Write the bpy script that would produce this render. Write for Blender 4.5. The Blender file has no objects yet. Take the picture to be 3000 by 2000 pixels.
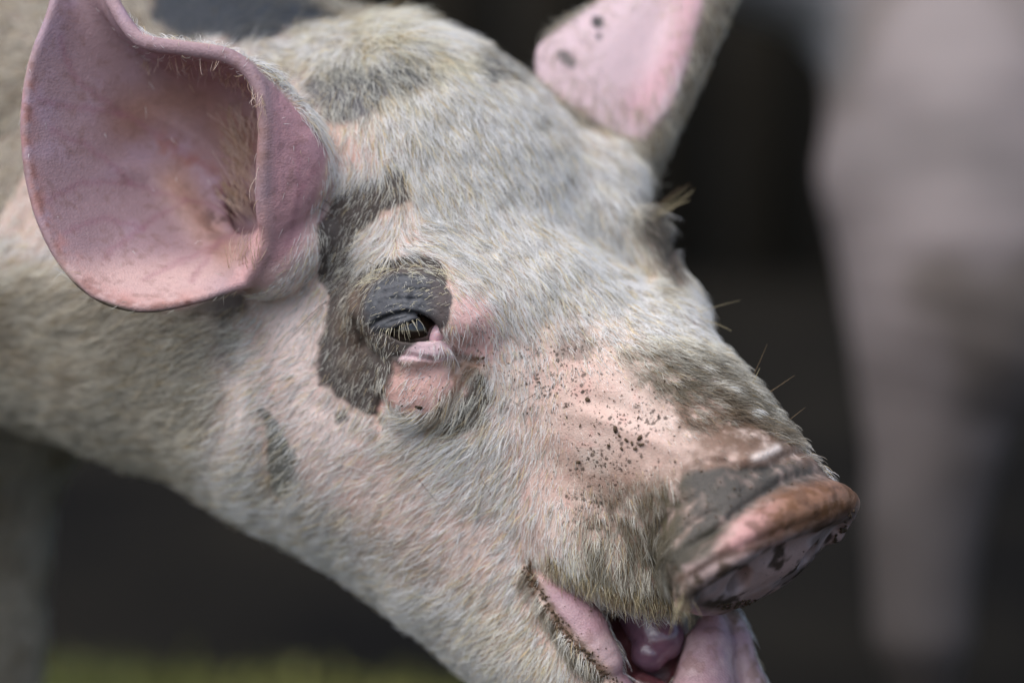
import bpy, math, random, time
import numpy as np
from mathutils import Matrix, Vector
from mathutils.bvhtree import BVHTree
T0 = time.time()
rng = np.random.default_rng(7)
FUR = True

# ---------------------------------------------------------------- camera
# Model units: 1 q = 1/2352 of the frame width at the focus plane (about 0.21 mm).
Q = 0.5 / 2352.0
FOC = 85.0
D = FOC / 36.0 * 2352.0                     # camera to focus plane, in q
PITCH = math.radians(9)
CAM_Z = 0.72
cam_data = bpy.data.cameras.new('camera')
cam = bpy.data.objects.new('camera', cam_data)
bpy.context.scene.collection.objects.link(cam)
cam.rotation_euler = (math.radians(90) - PITCH, 0, 0)
cam.location = (0, 0, CAM_Z)
cam_data.lens = FOC
cam_data.sensor_width = 36.0
cam_data.clip_start = 0.05
cam_data.clip_end = 500
cam_data.dof.use_dof = True
cam_data.dof.focus_distance = D * Q
cam_data.dof.aperture_fstop = 2.0
cam_data.dof.aperture_blades = 0
SC = bpy.context.scene
SC.camera = cam
CM = cam.rotation_euler.to_matrix()
CMn = np.array(CM)
def to_world(V):
    """model frame (x right, y up, z towards the viewer, origin on the focus plane) -> metres"""
    V = np.asarray(V, float)
    W = np.stack([V[..., 0], V[..., 1], V[..., 2] - D], -1) * Q
    return W @ CMn.T + np.array(cam.location)
def w2m(Wd):
    V = ((np.asarray(Wd, float) - np.array(cam.location)) @ CMn) / Q
    V[..., 2] += D
    return V
def P3(px, py, z=0.0):
    k = (D - z) / D
    return np.array([(px - 1176) * k, (784 - py) * k, z], float)
def proj(V):
    k = D / (D - V[:, 2])
    return V[:, 0] * k + 1176, 784 - V[:, 1] * k

# ---------------------------------------------------------------- light
EL, AZ = math.radians(60), math.radians(226)      # AZ: compass direction the light comes from (0 = +Y, clockwise)
world = bpy.data.worlds.new('World'); SC.world = world
world.use_nodes = True
nt = world.node_tree
sky = nt.nodes.new('ShaderNodeTexSky')
sky.sky_type = 'NISHITA'; sky.sun_disc = False
sky.sun_elevation = EL; sky.sun_rotation = AZ
sky.air_density = 1.0; sky.dust_density = 3.0; sky.ozone_density = 1.0
bg = nt.nodes['Background']
bg.inputs['Strength'].default_value = 0.12
nt.links.new(sky.outputs[0], bg.inputs['Color'])
sun_d = bpy.data.lights.new('sun', 'SUN')
sun_d.energy = 2.0; sun_d.angle = math.radians(85); sun_d.color = (1.0, 0.975, 0.95)
sun = bpy.data.objects.new('sun', sun_d)
SC.collection.objects.link(sun)
sdir = Vector((math.sin(AZ) * math.cos(EL), math.cos(AZ) * math.cos(EL), math.sin(EL)))
sun.rotation_euler = sdir.to_track_quat('Z', 'Y').to_euler()
SC.view_settings.view_transform = 'Standard'
SC.view_settings.look = 'None'
SC.view_settings.exposure = 0.42
SC.view_settings.gamma = 1.0
SC.cycles.max_bounces = 8
SC.cycles.diffuse_bounces = 6
SC.cycles.transparent_max_bounces = 8
SC.cycles.use_denoising = True
try:
    SC.cycles_curves.shape = 'RIBBONS'
    SC.cycles_curves.subdivisions = 2
except Exception: pass

# ---------------------------------------------------------------- helpers
def srgb(r, g, b):
    c = np.array([r, g, b], float) / 255.0
    return np.where(c <= 0.04045, c / 12.92, ((c + 0.055) / 1.055) ** 2.4)
def nrm(v):
    v = np.asarray(v, float)
    return v / (np.linalg.norm(v, axis=-1, keepdims=True) + 1e-12)
def sst(a, b, x):
    t = np.clip((x - a) / (b - a), 0, 1)
    return t * t * (3 - 2 * t)
# lattice value noise (vectorised)
_tab = np.random.default_rng(3).random(1 << 16).astype(np.float32)
def vnoise(P, scale, seed=0):
    X = np.asarray(P, np.float32) / scale + 1000.37 + seed * 17.13
    I = np.floor(X).astype(np.int64); F = X - I
    F = F * F * (3 - 2 * F)
    out = 0
    for dx in (0, 1):
        wx = F[:, 0] if dx else 1 - F[:, 0]
        for dy in (0, 1):
            wy = F[:, 1] if dy else 1 - F[:, 1]
            for dz in (0, 1):
                wz = F[:, 2] if dz else 1 - F[:, 2]
                h = ((I[:, 0] + dx) * 73856093) ^ ((I[:, 1] + dy) * 19349663) ^ ((I[:, 2] + dz) * 83492791)
                out = out + wx * wy * wz * _tab[(h + seed * 7919) & 0xFFFF]
    return out
def fbm(P, scale, seed=0, octv=3):
    s, a, tot = 0, 1.0, 0
    for o in range(octv):
        s = s + a * vnoise(P, scale / 2 ** o, seed + o); tot += a; a *= 0.55
    return s / tot
def seg2(px, py, pts, closed=False):
    """distance in the picture of (px,py) to a polyline, and the parameter along it"""
    best = np.full(len(px), 1e9); par = np.zeros(len(px))
    n = len(pts); m = n if closed else n - 1
    for i in range(m):
        a = np.array(pts[i][:2], float); b = np.array(pts[(i + 1) % n][:2], float); d = b - a
        t = np.clip(((px - a[0]) * d[0] + (py - a[1]) * d[1]) / (d @ d + 1e-9), 0, 1)
        dist = np.hypot(px - a[0] - t * d[0], py - a[1] - t * d[1])
        k = dist < best
        best[k] = dist[k]; par[k] = (i + t[k]) / m
    return best, par
def poly(px, py, pts):
    """signed distance to a polygon in the picture, negative inside"""
    d, _ = seg2(px, py, pts, True)
    ins = np.zeros(len(px), bool); n = len(pts)
    for i in range(n):
        x0, y0 = pts[i]; x1, y1 = pts[(i + 1) % n]
        c = (y0 > py) != (y1 > py)
        xx = (x1 - x0) * (py - y0) / ((y1 - y0) if y1 != y0 else 1e-9) + x0
        ins ^= c & (px < xx)
    return np.where(ins, -d, d)
def crom(pts, n):
    """Catmull-Rom through pts, n samples per span"""
    P = np.array(pts, float); P = np.vstack([2 * P[0] - P[1], P, 2 * P[-1] - P[-2]])
    out = []
    for i in range(1, len(P) - 2):
        for t in np.arange(n) / n:
            out.append(0.5 * ((2 * P[i]) + (P[i + 1] - P[i - 1]) * t + (2 * P[i - 1] - 5 * P[i] + 4 * P[i + 1] - P[i + 2]) * t * t
                              + (-P[i - 1] + 3 * P[i] - 3 * P[i + 1] + P[i + 2]) * t ** 3))
    out.append(P[-2]); return np.array(out)

# ---------------------------------------------------------------- distance functions
def ellip(P, c, A, r):
    """A rows = unit axes"""
    q = (P - np.asarray(c, np.float32)) @ np.asarray(A, np.float32).T
    r = np.asarray(r, np.float32)
    k0 = np.sqrt(((q / r) ** 2).sum(1)); k1 = np.sqrt(((q / r ** 2) ** 2).sum(1))
    return k0 * (k0 - 1.0) / (k1 + 1e-9)
def cone(P, a, b, ra, rb):
    a = np.asarray(a, np.float32); b = np.asarray(b, np.float32); d = b - a
    t = np.clip(((P - a) @ d) / (d @ d + 1e-9), 0, 1)
    return np.linalg.norm(P - a - t[:, None] * d, axis=1) - (ra + (rb - ra) * t)
def chain(P, pts, rs):
    best = None
    for i in range(len(pts) - 1):
        d = cone(P, pts[i], pts[i + 1], rs[i], rs[i + 1])
        best = d if best is None else np.minimum(best, d)
    return best
def smin(a, b, k):
    h = np.maximum(k - np.abs(a - b), 0) / k
    return np.minimum(a, b) - h * h * k * 0.25
def smax(a, b, k): return -smin(-a, -b, k)
I3 = np.eye(3)

# ---------------------------------------------------------------- the pig's shape
LV = nrm([.75, .256, -.61])                    # towards the pig's far side
FV = nrm([.59, -.703, .397]); FV = nrm(FV - LV * (FV @ LV))   # towards the snout
UV = np.cross(FV, LV)                          # towards the crown
HF = np.stack([LV, UV, FV])
O = P3(1240, 660, -250)
def H(l, u, f): return O + LV * l + UV * u + FV * f
BV = nrm([-.80, .08, -.59])                    # along the back, away from the head
UW = nrm([0, math.cos(PITCH), math.sin(PITCH)])
BV = nrm(BV - UW * (BV @ UW)); SV = np.cross(BV, UW)
BF = np.stack([SV, UW, BV])
EYE = P3(944, 757, -70); EYE_R = 64.0
EYER = P3(1478, 545, -440)
def ground_z(V):                                # height above the ground, in q
    return float(to_world(V)[2]) / Q
def drop(V, h=0): return np.asarray(V) - UW * (ground_z(V) - h)
def leg_pts(px, py, z, r, side=0.0):
    a = P3(px, py, z) + SV * side; g = drop(a, 60)
    L = np.linalg.norm(a - g)
    return [a, a + (g - a) * .45 + BV * -30, a + (g - a) * .80 + BV * 20, g + BV * -20], [r, r * .56, r * .34, r * .36]
LEGS = [leg_pts(-45, 520, -1330, 230), leg_pts(60, 520, -1350, 230, -620), leg_pts(-250, 420, -1500, 300, -40), leg_pts(-250, 420, -1500, 300, -640)]
for _i in (2, 3): LEGS[_i] = ([p + BV * 2350 for p in LEGS[_i][0]], LEGS[_i][1])

NEAR_RINGS = [
 [(560,650,-70),(440,690,-10),(320,706,10),(215,672,0),(130,575,-20),(80,450,-40),(60,300,-60),(76,150,-80),(122,20,-110),(150,-110,-160),(235,-70,-130),(262,10,-70),(325,92,-30),(430,112,-10),(530,132,0),(588,185,10),(610,270,15),(606,380,15),(606,480,0),(612,560,-40)],
 [(575,610,-110),(450,610,-100),(350,600,-110),(260,560,-120),(210,480,-130),(190,400,-140),(185,300,-150),(190,200,-160),(200,110,-170),(215,40,-170),(250,30,-150),(300,90,-130),(380,125,-120),(455,130,-120),(580,165,-110),(660,215,-90),(708,290,-70),(722,360,-60),(700,450,-60),(650,560,-90)],
 [(565,580,-170),(500,575,-190),(430,550,-210),(400,520,-220),(370,480,-230),(350,430,-240),(350,380,-250),(360,320,-260),(380,280,-260),(400,250,-260),(430,230,-260),(460,220,-260),(490,215,-250),(530,220,-240),(600,250,-220),(670,300,-190),(720,370,-170),(728,430,-160),(700,490,-160),(640,560,-160)],
 [(570,490,-290)] * 20]
FAR_ROWS = [
 [(1262,250,-560),(1340,290,-540),(1420,340,-540),(1475,370,-560),(1490,400,-620),(1470,350,-700)],
 [(1240,120,-600),(1360,160,-570),(1470,200,-560),(1535,225,-530),(1570,240,-580),(1550,200,-660)],
 [(1385,5,-640),(1450,35,-600),(1530,45,-590),(1598,20,-545),(1670,20,-590),(1655,0,-670)],
 [(1475,-110,-660),(1530,-100,-640),(1590,-110,-610),(1650,-130,-570),(1725,-140,-600),(1735,-150,-680)],
 [(1640,-250,-650),(1645,-255,-645),(1655,-260,-640),(1665,-262,-640),(1675,-262,-645),(1680,-262,-660)]]
def sheet(rows, closed):
    R = [[P3(*p) for p in r] for r in rows]
    if closed:
        R = [crom(r + [r[0]], 5) for r in R]
    else:
        R = [crom(r, 8) for r in R]
    R = np.array(R)                               # rows x cols x 3
    cols = np.array([crom(R[:, j], 8) for j in range(R.shape[1])])   # cols x rows x 3
    nc, nr = cols.shape[:2]
    V = cols.reshape(-1, 3)
    Fq = [(j * nr + i, (j + 1) * nr + i, (j + 1) * nr + i + 1, j * nr + i + 1) for j in range(nc - 1) for i in range(nr - 1)]
    return V, BVHTree.FromPolygons([Vector(v) for v in V], Fq, epsilon=0.0)
EARN_V, EARN = sheet(NEAR_RINGS, True)
EARF_V, EARF = sheet(FAR_ROWS, False)
def bvh_dist(P, tree, reach):
    out = np.full(len(P), float(reach), np.float32)
    f = tree.find_nearest
    for i, p in enumerate(P.tolist()):
        r = f(p, reach)
        if r[3] is not None: out[i] = r[3]
    return out
RIMN = crom([P3(*p) for p in NEAR_RINGS[0][10:20]], 4)

DFR = np.stack([LV, nrm([.212, .788, .576]), nrm(np.cross(LV, [.212, .788, .576]))])   # snout disc frame: across, up, out
DC = P3(1757, 1266, 72)
_T = np.linspace(-0.3, math.pi + 0.3, 15)
RIMD = [DC + DFR[0] * 258 * math.cos(t) + DFR[1] * (132 * math.sin(t)) + DFR[2] * (6 + 26 * max(0, math.sin(t))) for t in _T]
RIMR = [20 + 30 * max(0.0, math.sin(t)) ** 1.2 for t in _T]
def rotz(deg):
    a = math.radians(deg); return np.array([[math.cos(a), math.sin(a), 0], [-math.sin(a), math.cos(a), 0], [0, 0, 1.0]])
class Fld:
    """running union that touches only the points near each small shape"""
    def __init__(s, P):
        s.P = P; s.d = None
        k = D / (D - P[:, 2]); s.px = P[:, 0] * k + 1176; s.py = 784 - P[:, 1] * k
    def big(s, e, k): s.d = e if s.d is None else smin(s.d, e, k)
    def near(s, c, reach): return np.where((np.abs(s.P - np.asarray(c, np.float32)) < reach).all(1))[0]
    def ell(s, c, A, r, k, sub=False):
        i = s.near(c, max(r) + k + 90)
        if len(i):
            e = ellip(s.P[i], c, A, r)
            s.d[i] = smax(s.d[i], -e, k) if sub else smin(s.d[i], e, k)
    def tube(s, pts, rs, k, sub=False):
        pts = np.asarray(pts, float); c = (pts.min(0) + pts.max(0)) / 2
        i = s.near(c, (pts.max(0) - pts.min(0)).max() / 2 + max(rs) + k + 90)
        if len(i):
            e = chain(s.P[i], pts, rs)
            s.d[i] = smax(s.d[i], -e, k) if sub else smin(s.d[i], e, k)
    def groove(s, pts, amp, w, zmin=-420, zmax=400, taper=True):
        """a crease (amp > 0) or a soft fold (amp < 0) running along a line on the skin"""
        x = [p[0] for p in pts]; y = [p[1] for p in pts]; m = 3.2 * w
        i = np.where((s.px > min(x) - m) & (s.px < max(x) + m) & (s.py > min(y) - m) & (s.py < max(y) + m)
                     & (s.P[:, 2] > zmin) & (s.P[:, 2] < zmax) & (np.abs(s.d) < 90))[0]
        if len(i):
            q, t = seg2(s.px[i], s.py[i], pts)
            e = amp * np.exp(-(q / w) ** 2)
            if taper: e = e * np.clip(1.15 * np.sin(np.pi * np.clip(t, 0.03, 0.97)) ** 0.5, 0, 1)
            s.d[i] += e.astype(np.float32)
def tz(pts): return [P3(*p) for p in pts]
SLIT_U = [(862,759),(884,757),(905,753),(925,746),(945,738),(965,733),(985,740),(1002,755),(1016,774)]
SLIT_D = [(1016,776),(1000,780),(983,781),(962,782),(945,786),(923,786),(900,778),(880,768)]
SLIT = SLIT_U + SLIT_D

def sdf(P):
    P = np.asarray(P, np.float32)
    f = Fld(P)
    # --- trunk, neck
    f.big(ellip(P, P3(-250, 300, -1700) + BV * 1400, BF, (620, 760, 2300)), 1)
    f.big(cone(P, H(10, -140, -430), P3(150, 330, -1300), 390, 600), 300)
    f.big(cone(P, P3(260, 640, -900), P3(760, 880, -560), 455, 370), 200)
    f.big(cone(P, P3(760, 880, -560), P3(1240, 1270, -450), 360, 330), 160)
    f.big(ellip(P, P3(60, 640, -1350), BF, (430, 480, 420)), 200)
    for lg in LEGS: f.big(chain(P, *lg), 260)
    # --- skull
    f.big(ellip(P, H(0, -235, -190), HF, (375, 330, 430)), 200)
    f.ell(H(-30, -60, -500), HF, (330, 290, 300), 160)                     # poll
    f.ell(H(230, -140, -330), HF, (190, 210, 240), 140)
    f.ell(P3(1400, 420, -560), I3, (95, 110, 110), 110)
    f.ell(H(-225, -400, 0), HF, (180, 300, 330), 140)                      # cheeks
    f.ell(H(225, -400, 0), HF, (180, 300, 330), 140)
    # --- muzzle
    m = cone(P, H(40, -170, 150), DC - DFR[2] * 175 + DFR[0] * 22 + DFR[1] * 20, 275, 196)
    m = smin(m, ellip(P, H(-90, -262, 460), HF, (160, 134, 330)), 90)      # upper lips
    m = smin(m, ellip(P, H(130, -240, 460), HF, (160, 140, 330)), 90)
    f.big(m, 110)
    f.ell(H(150, -20, 520), HF, (130, 110, 330), 120)
    f.ell(DC - DFR[2] * 60, DFR, (258, 150, 85), 80)
    f.ell(P3(645, 590, -150), rotz(35), (120, 80, 95), 60)
    f.ell(DC - DFR[1] * 26 + DFR[0] * 10 - DFR[2] * 12, DFR, (250, 152, 36), 40)
    f.tube(RIMD, RIMR, 46)
    # --- lower jaw, hanging open
    f.big(cone(P, P3(1180, 1260, -450), P3(1560, 1800, -210), 290, 190), 70)
    f.tube(tz([(1385,1320,-250),(1450,1440,-130),(1510,1540,-90),(1560,1680,-60)]), [60,85,110,110], 24, True)
    f.tube(crom(tz([(1205,1280,-165),(1285,1380,-112),(1350,1462,-86),(1392,1520,-72)]), 3), list(np.interp(np.linspace(0,1,10), [0,.35,.7,1], [30,52,56,40])), 26)
    f.tube(tz([(1405,1590,-90),(1430,1700,-60)]), [52,50], 16)
    f.tube(tz([(1640,1395,-205),(1628,1490,-165),(1618,1600,-130),(1600,1720,-100)]), [22,62,84,90], 26)
    f.tube(tz([(1655,1380,-245),(1693,1470,-212),(1720,1570,-185),(1730,1700,-160)]), [22,35,42,46], 12)
    f.tube(tz([(1420,1700,-50),(1500,1790,-40),(1600,1790,-60),(1700,1700,-110)]), [46,60,60,50], 26)
    # --- brows and eyes
    f.ell(H(-285, 30, -60), HF, (90, 60, 140), 110)
    f.ell(H(262, 50, -135), HF, (54, 54, 96), 100)
    f.ell(H(280, -130, 105), HF, (86, 100, 160), 110)
    f.ell(EYER, I3, (EYE_R + 8,) * 3, 50)
    f.ell(P3(1538, 655, -400), rotz(-62), (150, 48, 70), 60)
    f.ell(P3(1575, 775, -270), rotz(-52), (130, 50, 80), 70)
    f.ell(P3(1190, 710, -195), I3, (170, 150, 100), 130)
    f.groove([(1528,490),(1536,530),(1540,570),(1532,610)], 14, 9, -800, -200)
    f.ell(P3(926, 716, -100), rotz(-8), (124, 86, 80), 60)                 # lid bulge
    f.ell(EYE, I3, (EYE_R + 13,) * 3, 36)
    f.ell(P3(968, 892, -88), rotz(-20), (98, 78, 62), 50)                 # pouch
    f.ell(P3(975, 812, -46), rotz(8), (68, 28, 44), 34)                   # lower lid
    i = np.where((np.abs(P - np.asarray(P3(945, 762, 0), np.float32)) < (130, 110, 140)).all(1))[0]
    if len(i):
        e = poly(f.px[i], f.py[i], SLIT).astype(np.float32)
        e = np.maximum(e, -75 - P[i, 2])
        f.d[i] = smax(f.d[i], -e, 5)
    f.groove([(850,752),(869,735),(900,724),(930,716),(960,720),(986,733),(1010,752)], 13, 5.5)
    f.groove([(880,745),(910,735),(945,725),(975,728)], 4, 3)
    f.groove([(905,818),(935,814),(965,820),(1000,826),(1040,812)], 9, 5)
    f.groove([(1013,776),(1038,800),(1058,822),(1050,852),(1020,880)], 9, 8)
    f.groove([(1060,820),(1085,830),(1110,832)], 9, 9)
    f.groove([(1075,850),(1062,890),(1030,940),(985,985),(930,1000)], 12, 16)
    f.groove([(880,900),(868,950),(880,985)], 8, 12)
    f.groove([(838,640),(825,680),(822,740),(840,790),(880,830)], 12, 14)
    f.groove([(840,640),(880,618),(940,606),(1000,612),(1040,640)], 10, 11)
    for (a, b, c_) in (((868,660),(905,646),(960,650)), ((862,676),(910,662),(985,668)), ((860,700),(905,684),(1000,690)), ((900,640),(940,632),(990,640)), ((880,712),(915,700),(955,700)), ((950,668),(985,664),(1015,684)), ((884,650),(915,634),(950,636)), ((930,690),(965,684),(1005,704)), ((975,700),(1005,712),(1022,730))):
        f.groove([a, b, c_], 2.6, 3.2)
    # --- muzzle folds
    f.groove([(1545,1245),(1580,1210),(1625,1180),(1660,1175)], 9, 8)
    f.groove([(1505,1225),(1560,1160),(1600,1140)], 6, 9)
    f.groove([(1575,1085),(1620,1062),(1665,1064),(1700,1080),(1760,1080),(1800,1050),(1860,1035)], 11, 10)
    f.groove([(1690,1050),(1735,1050),(1785,1028)], -8, 12)
    f.groove([(1560,1270),(1640,1225),(1700,1170),(1800,1105),(1880,1085)], 9, 10)
    f.groove([(1310,940),(1400,970),(1500,1010),(1560,1040)], -9, 20)
    f.groove([(1335,915),(1420,935),(1520,985)], 9, 20)
    f.groove([(1560,1345),(1640,1290),(1720,1250),(1850,1200),(1930,1165)], 10, 12)
    f.groove([(1210,1292),(1270,1325),(1340,1368),(1400,1400)], 16, 10, -300)
    f.groove([(1215,1305),(1250,1370),(1300,1440),(1350,1500),(1415,1575)], 9, 8, -300)
    for p in ((1668, 1292, 60), (1868, 1222, 40)):
        pass
    f.ell(DC + DFR[0] * -105 - DFR[1] * 20 + DFR[2] * 22, DFR, (30, 40, 44), 14, True)
    f.ell(DC + DFR[0] * 105 - DFR[1] * 20 + DFR[2] * 22, DFR, (30, 40, 44), 14, True)
    d = f.d
    # --- ears
    for V, T, seg, rr in ((EARN_V, EARN, RIMN, 13.0), (EARF_V, EARF, None, 14.0)):
        lo, hi = V.min(0) - 60, V.max(0) + 60
        k = np.where(np.all((P > lo) & (P < hi), axis=1))[0]
        if len(k):
            Pk = P[k]; e = bvh_dist(Pk, T, 60.0)
            r = np.full(len(k), rr, np.float32)
            if seg is not None:
                q = np.full(len(k), 1e9)
                for a in seg:
                    q = np.minimum(q, ((Pk - a.astype(np.float32)) ** 2).sum(1))
                r = r + 6 * np.exp(-q / (2 * 34.0 ** 2))
            d[k] = smin(d[k], e - r, 34)
    f.groove([(330,250),(430,300),(520,370),(590,470)], -10, 20, -400, -60)
    f.groove([(380,420),(440,480),(480,560),(500,600)], -10, 24, -400, -60)
    f.groove([(250,380),(350,400),(420,470),(450,560)], -7, 22, -400, -60)
    f.ell(P3(556, 490, -255), rotz(-65), (70, 34, 60), 20, True)
    i = np.where((f.px > 820) & (f.px < 1045) & (f.py > 620) & (f.py < 960) & (P[:, 2] > -120) & (np.abs(d) < 30))[0]
    if len(i):
        wr = np.exp(-((f.px[i] - 930) / 95) ** 2 - ((f.py[i] - 690) / 60) ** 2) + .5 * np.exp(-((f.px[i] - 970) / 70) ** 2 - ((f.py[i] - 870) / 60) ** 2)
        d[i] += (wr * (np.abs(fbm(P[i] * np.array([.55, 1.25, 1], np.float32), 13, 63, 2) - .5) * 11 - 1.5)).astype(np.float32)
    # --- unevenness of the skin
    i = np.where(np.abs(d) < 40)[0]
    if len(i):
        Pi = P[i]
        er = ((f.px[i] < 640) & (Pi[:, 2] > -300) & (f.py[i] < 720)) | ((f.px[i] > 1230) & (f.py[i] < 330) & (Pi[:, 2] < -480))
        d[i] += ((fbm(Pi, 150, 5, 2) - .5) * 22 + (fbm(Pi, 34, 9, 3) - .5) * 6) * np.where(er, .25, 1.0)
    return d

# ---------------------------------------------------------------- surface nets on a graded grid
def graded(lo, hi, parts):
    """parts: (start, end, step) fine zones in order; gaps and ends are filled with growing steps"""
    xs = []
    x = parts[0][0]
    back, st = [], parts[0][2]
    while x > lo:
        st = min(st * 1.07, 60); x -= st; back.append(x)
    xs = back[::-1]
    for a, b, s in parts:
        n = max(1, int(round((b - a) / s)))
        xs += list(a + (b - a) * np.arange(n) / n)
    x = parts[-1][1]; xs.append(x); st = parts[-1][2]
    while x < hi:
        st = min(st * 1.07, 60); x += st; xs.append(x)
    xs = xs[: (len(xs) - 1) // 4 * 4 + 1]
    return np.array(xs, np.float32)

def surface(fn, X, Y, Z, step=4):
    nx, ny, nz = len(X), len(Y), len(Z)
    Xc, Yc, Zc = X[::step], Y[::step], Z[::step]
    G = np.stack(np.meshgrid(Xc, Yc, Zc, indexing='ij'), -1).reshape(-1, 3)
    C = fn(G).reshape(len(Xc), len(Yc), len(Zc))
    # a block is live if any corner is closer than its diagonal
    A = np.minimum.reduce([np.abs(C[i:len(Xc) - 1 + i, j:len(Yc) - 1 + j, k:len(Zc) - 1 + k]) for i in (0, 1) for j in (0, 1) for k in (0, 1)])
    dg = np.sqrt(np.diff(Xc)[:, None, None] ** 2 + np.diff(Yc)[None, :, None] ** 2 + np.diff(Zc)[None, None, :] ** 2)
    live = A < dg * 0.95
    sg = C[:-1, :-1, :-1]
    Dn = np.repeat(np.repeat(np.repeat(sg, step, 0), step, 1), step, 2)
    Dn = np.pad(Dn, ((0, 1), (0, 1), (0, 1)), mode='edge')
    M = np.zeros((nx, ny, nz), bool)
    Lf = np.repeat(np.repeat(np.repeat(live, step, 0), step, 1), step, 2)
    for i in (0, 1):
        for j in (0, 1):
            for k in (0, 1):
                M[i:nx - 1 + i, j:ny - 1 + j, k:nz - 1 + k] |= Lf
    idx = np.argwhere(M)
    # chunks keep memory low
    vals = np.empty(len(idx), np.float32)
    for s in range(0, len(idx), 1500000):
        e = idx[s:s + 1500000]
        vals[s:s + 1500000] = fn(np.stack([X[e[:, 0]], Y[e[:, 1]], Z[e[:, 2]]], -1))
    Dn[M] = vals
    S = Dn < 0
    # cells holding the surface
    cnt = np.zeros((nx - 1, ny - 1, nz - 1), np.int8)
    for i in (0, 1):
        for j in (0, 1):
            for k in (0, 1):
                cnt += S[i:nx - 1 + i, j:ny - 1 + j, k:nz - 1 + k]
    cells = np.argwhere((cnt > 0) & (cnt < 8) & Lf)
    cid = np.full((nx - 1, ny - 1, nz - 1), -1, np.int32)
    cid[cells[:, 0], cells[:, 1], cells[:, 2]] = np.arange(len(cells))
    acc = np.zeros((len(cells), 3)); num = np.zeros(len(cells))
    ci, cj, ck = cells.T
    corners = [(i, j, k) for i in (0, 1) for j in (0, 1) for k in (0, 1)]
    val = {c: Dn[ci + c[0], cj + c[1], ck + c[2]] for c in corners}
    pos = {c: np.stack([X[ci + c[0]], Y[cj + c[1]], Z[ck + c[2]]], -1) for c in corners}
    for a in corners:
        for b in corners:
            if sum(abs(a[t] - b[t]) for t in range(3)) == 1 and a < b:
                k = (val[a] < 0) != (val[b] < 0)
                t = (val[a][k] / (val[a][k] - val[b][k]))[:, None]
                acc[k] += pos[a][k] * (1 - t) + pos[b][k] * t; num[k] += 1
    V = acc / np.maximum(num, 1)[:, None]
    F = []
    for ax in range(3):
        sl0 = [slice(None)] * 3; sl1 = [slice(None)] * 3
        sl0[ax] = slice(0, -1); sl1[ax] = slice(1, None)
        for t in range(3):
            if t != ax: sl0[t] = sl1[t] = slice(1, -1)
        ch = S[tuple(sl0)] != S[tuple(sl1)]
        e = np.argwhere(ch); 
        o = [1, 1, 1]; o[ax] = 0
        e = e + np.array(o)
        flip = S[e[:, 0], e[:, 1], e[:, 2]]
        u, v = [(1, 2), (2, 0), (0, 1)][ax]
        eu = np.zeros(3, int); eu[u] = 1; ev = np.zeros(3, int); ev[v] = 1
        q = [e - eu - ev, e - ev, e, e - eu]
        ids = np.stack([cid[p[:, 0], p[:, 1], p[:, 2]] for p in q], 1)
        ids[~flip] = ids[~flip][:, ::-1]
        F.append(ids[(ids >= 0).all(1)])
    return V, np.vstack(F)

RES = 6.5
GX = graded(-5200, 900, [(-1180, -360, RES), (-360, -130, 3.0), (-130, 860, RES)])
GY = graded(-3400, 1300, [(-820, -80, RES), (-80, 170, 3.0), (170, 800, RES)])
GZ = graded(-5200, 420, [(-820, -160, RES * 1.15), (-160, 50, 3.5), (50, 330, RES)])
t1 = time.time()
PV, PF = surface(sdf, GX, GY, GZ)
print('pig surface', len(PV), len(PF), 'in', round(time.time() - t1, 1), 's', flush=True)

def fast_mesh(name, V, F, smooth=True):
    me = bpy.data.meshes.new(name)
    n = F.shape[1]
    me.vertices.add(len(V)); me.vertices.foreach_set('co', np.ascontiguousarray(V, np.float32).ravel())
    me.loops.add(F.size); me.loops.foreach_set('vertex_index', np.ascontiguousarray(F, np.int32).ravel())
    me.polygons.add(len(F)); me.polygons.foreach_set('loop_start', np.arange(0, F.size, n, dtype=np.int32))
    try: me.polygons.foreach_set('loop_total', np.full(len(F), n, np.int32))
    except Exception: pass
    me.update(calc_edges=True)
    if smooth: me.polygons.foreach_set('use_smooth', np.ones(len(F), bool))
    return me

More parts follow.
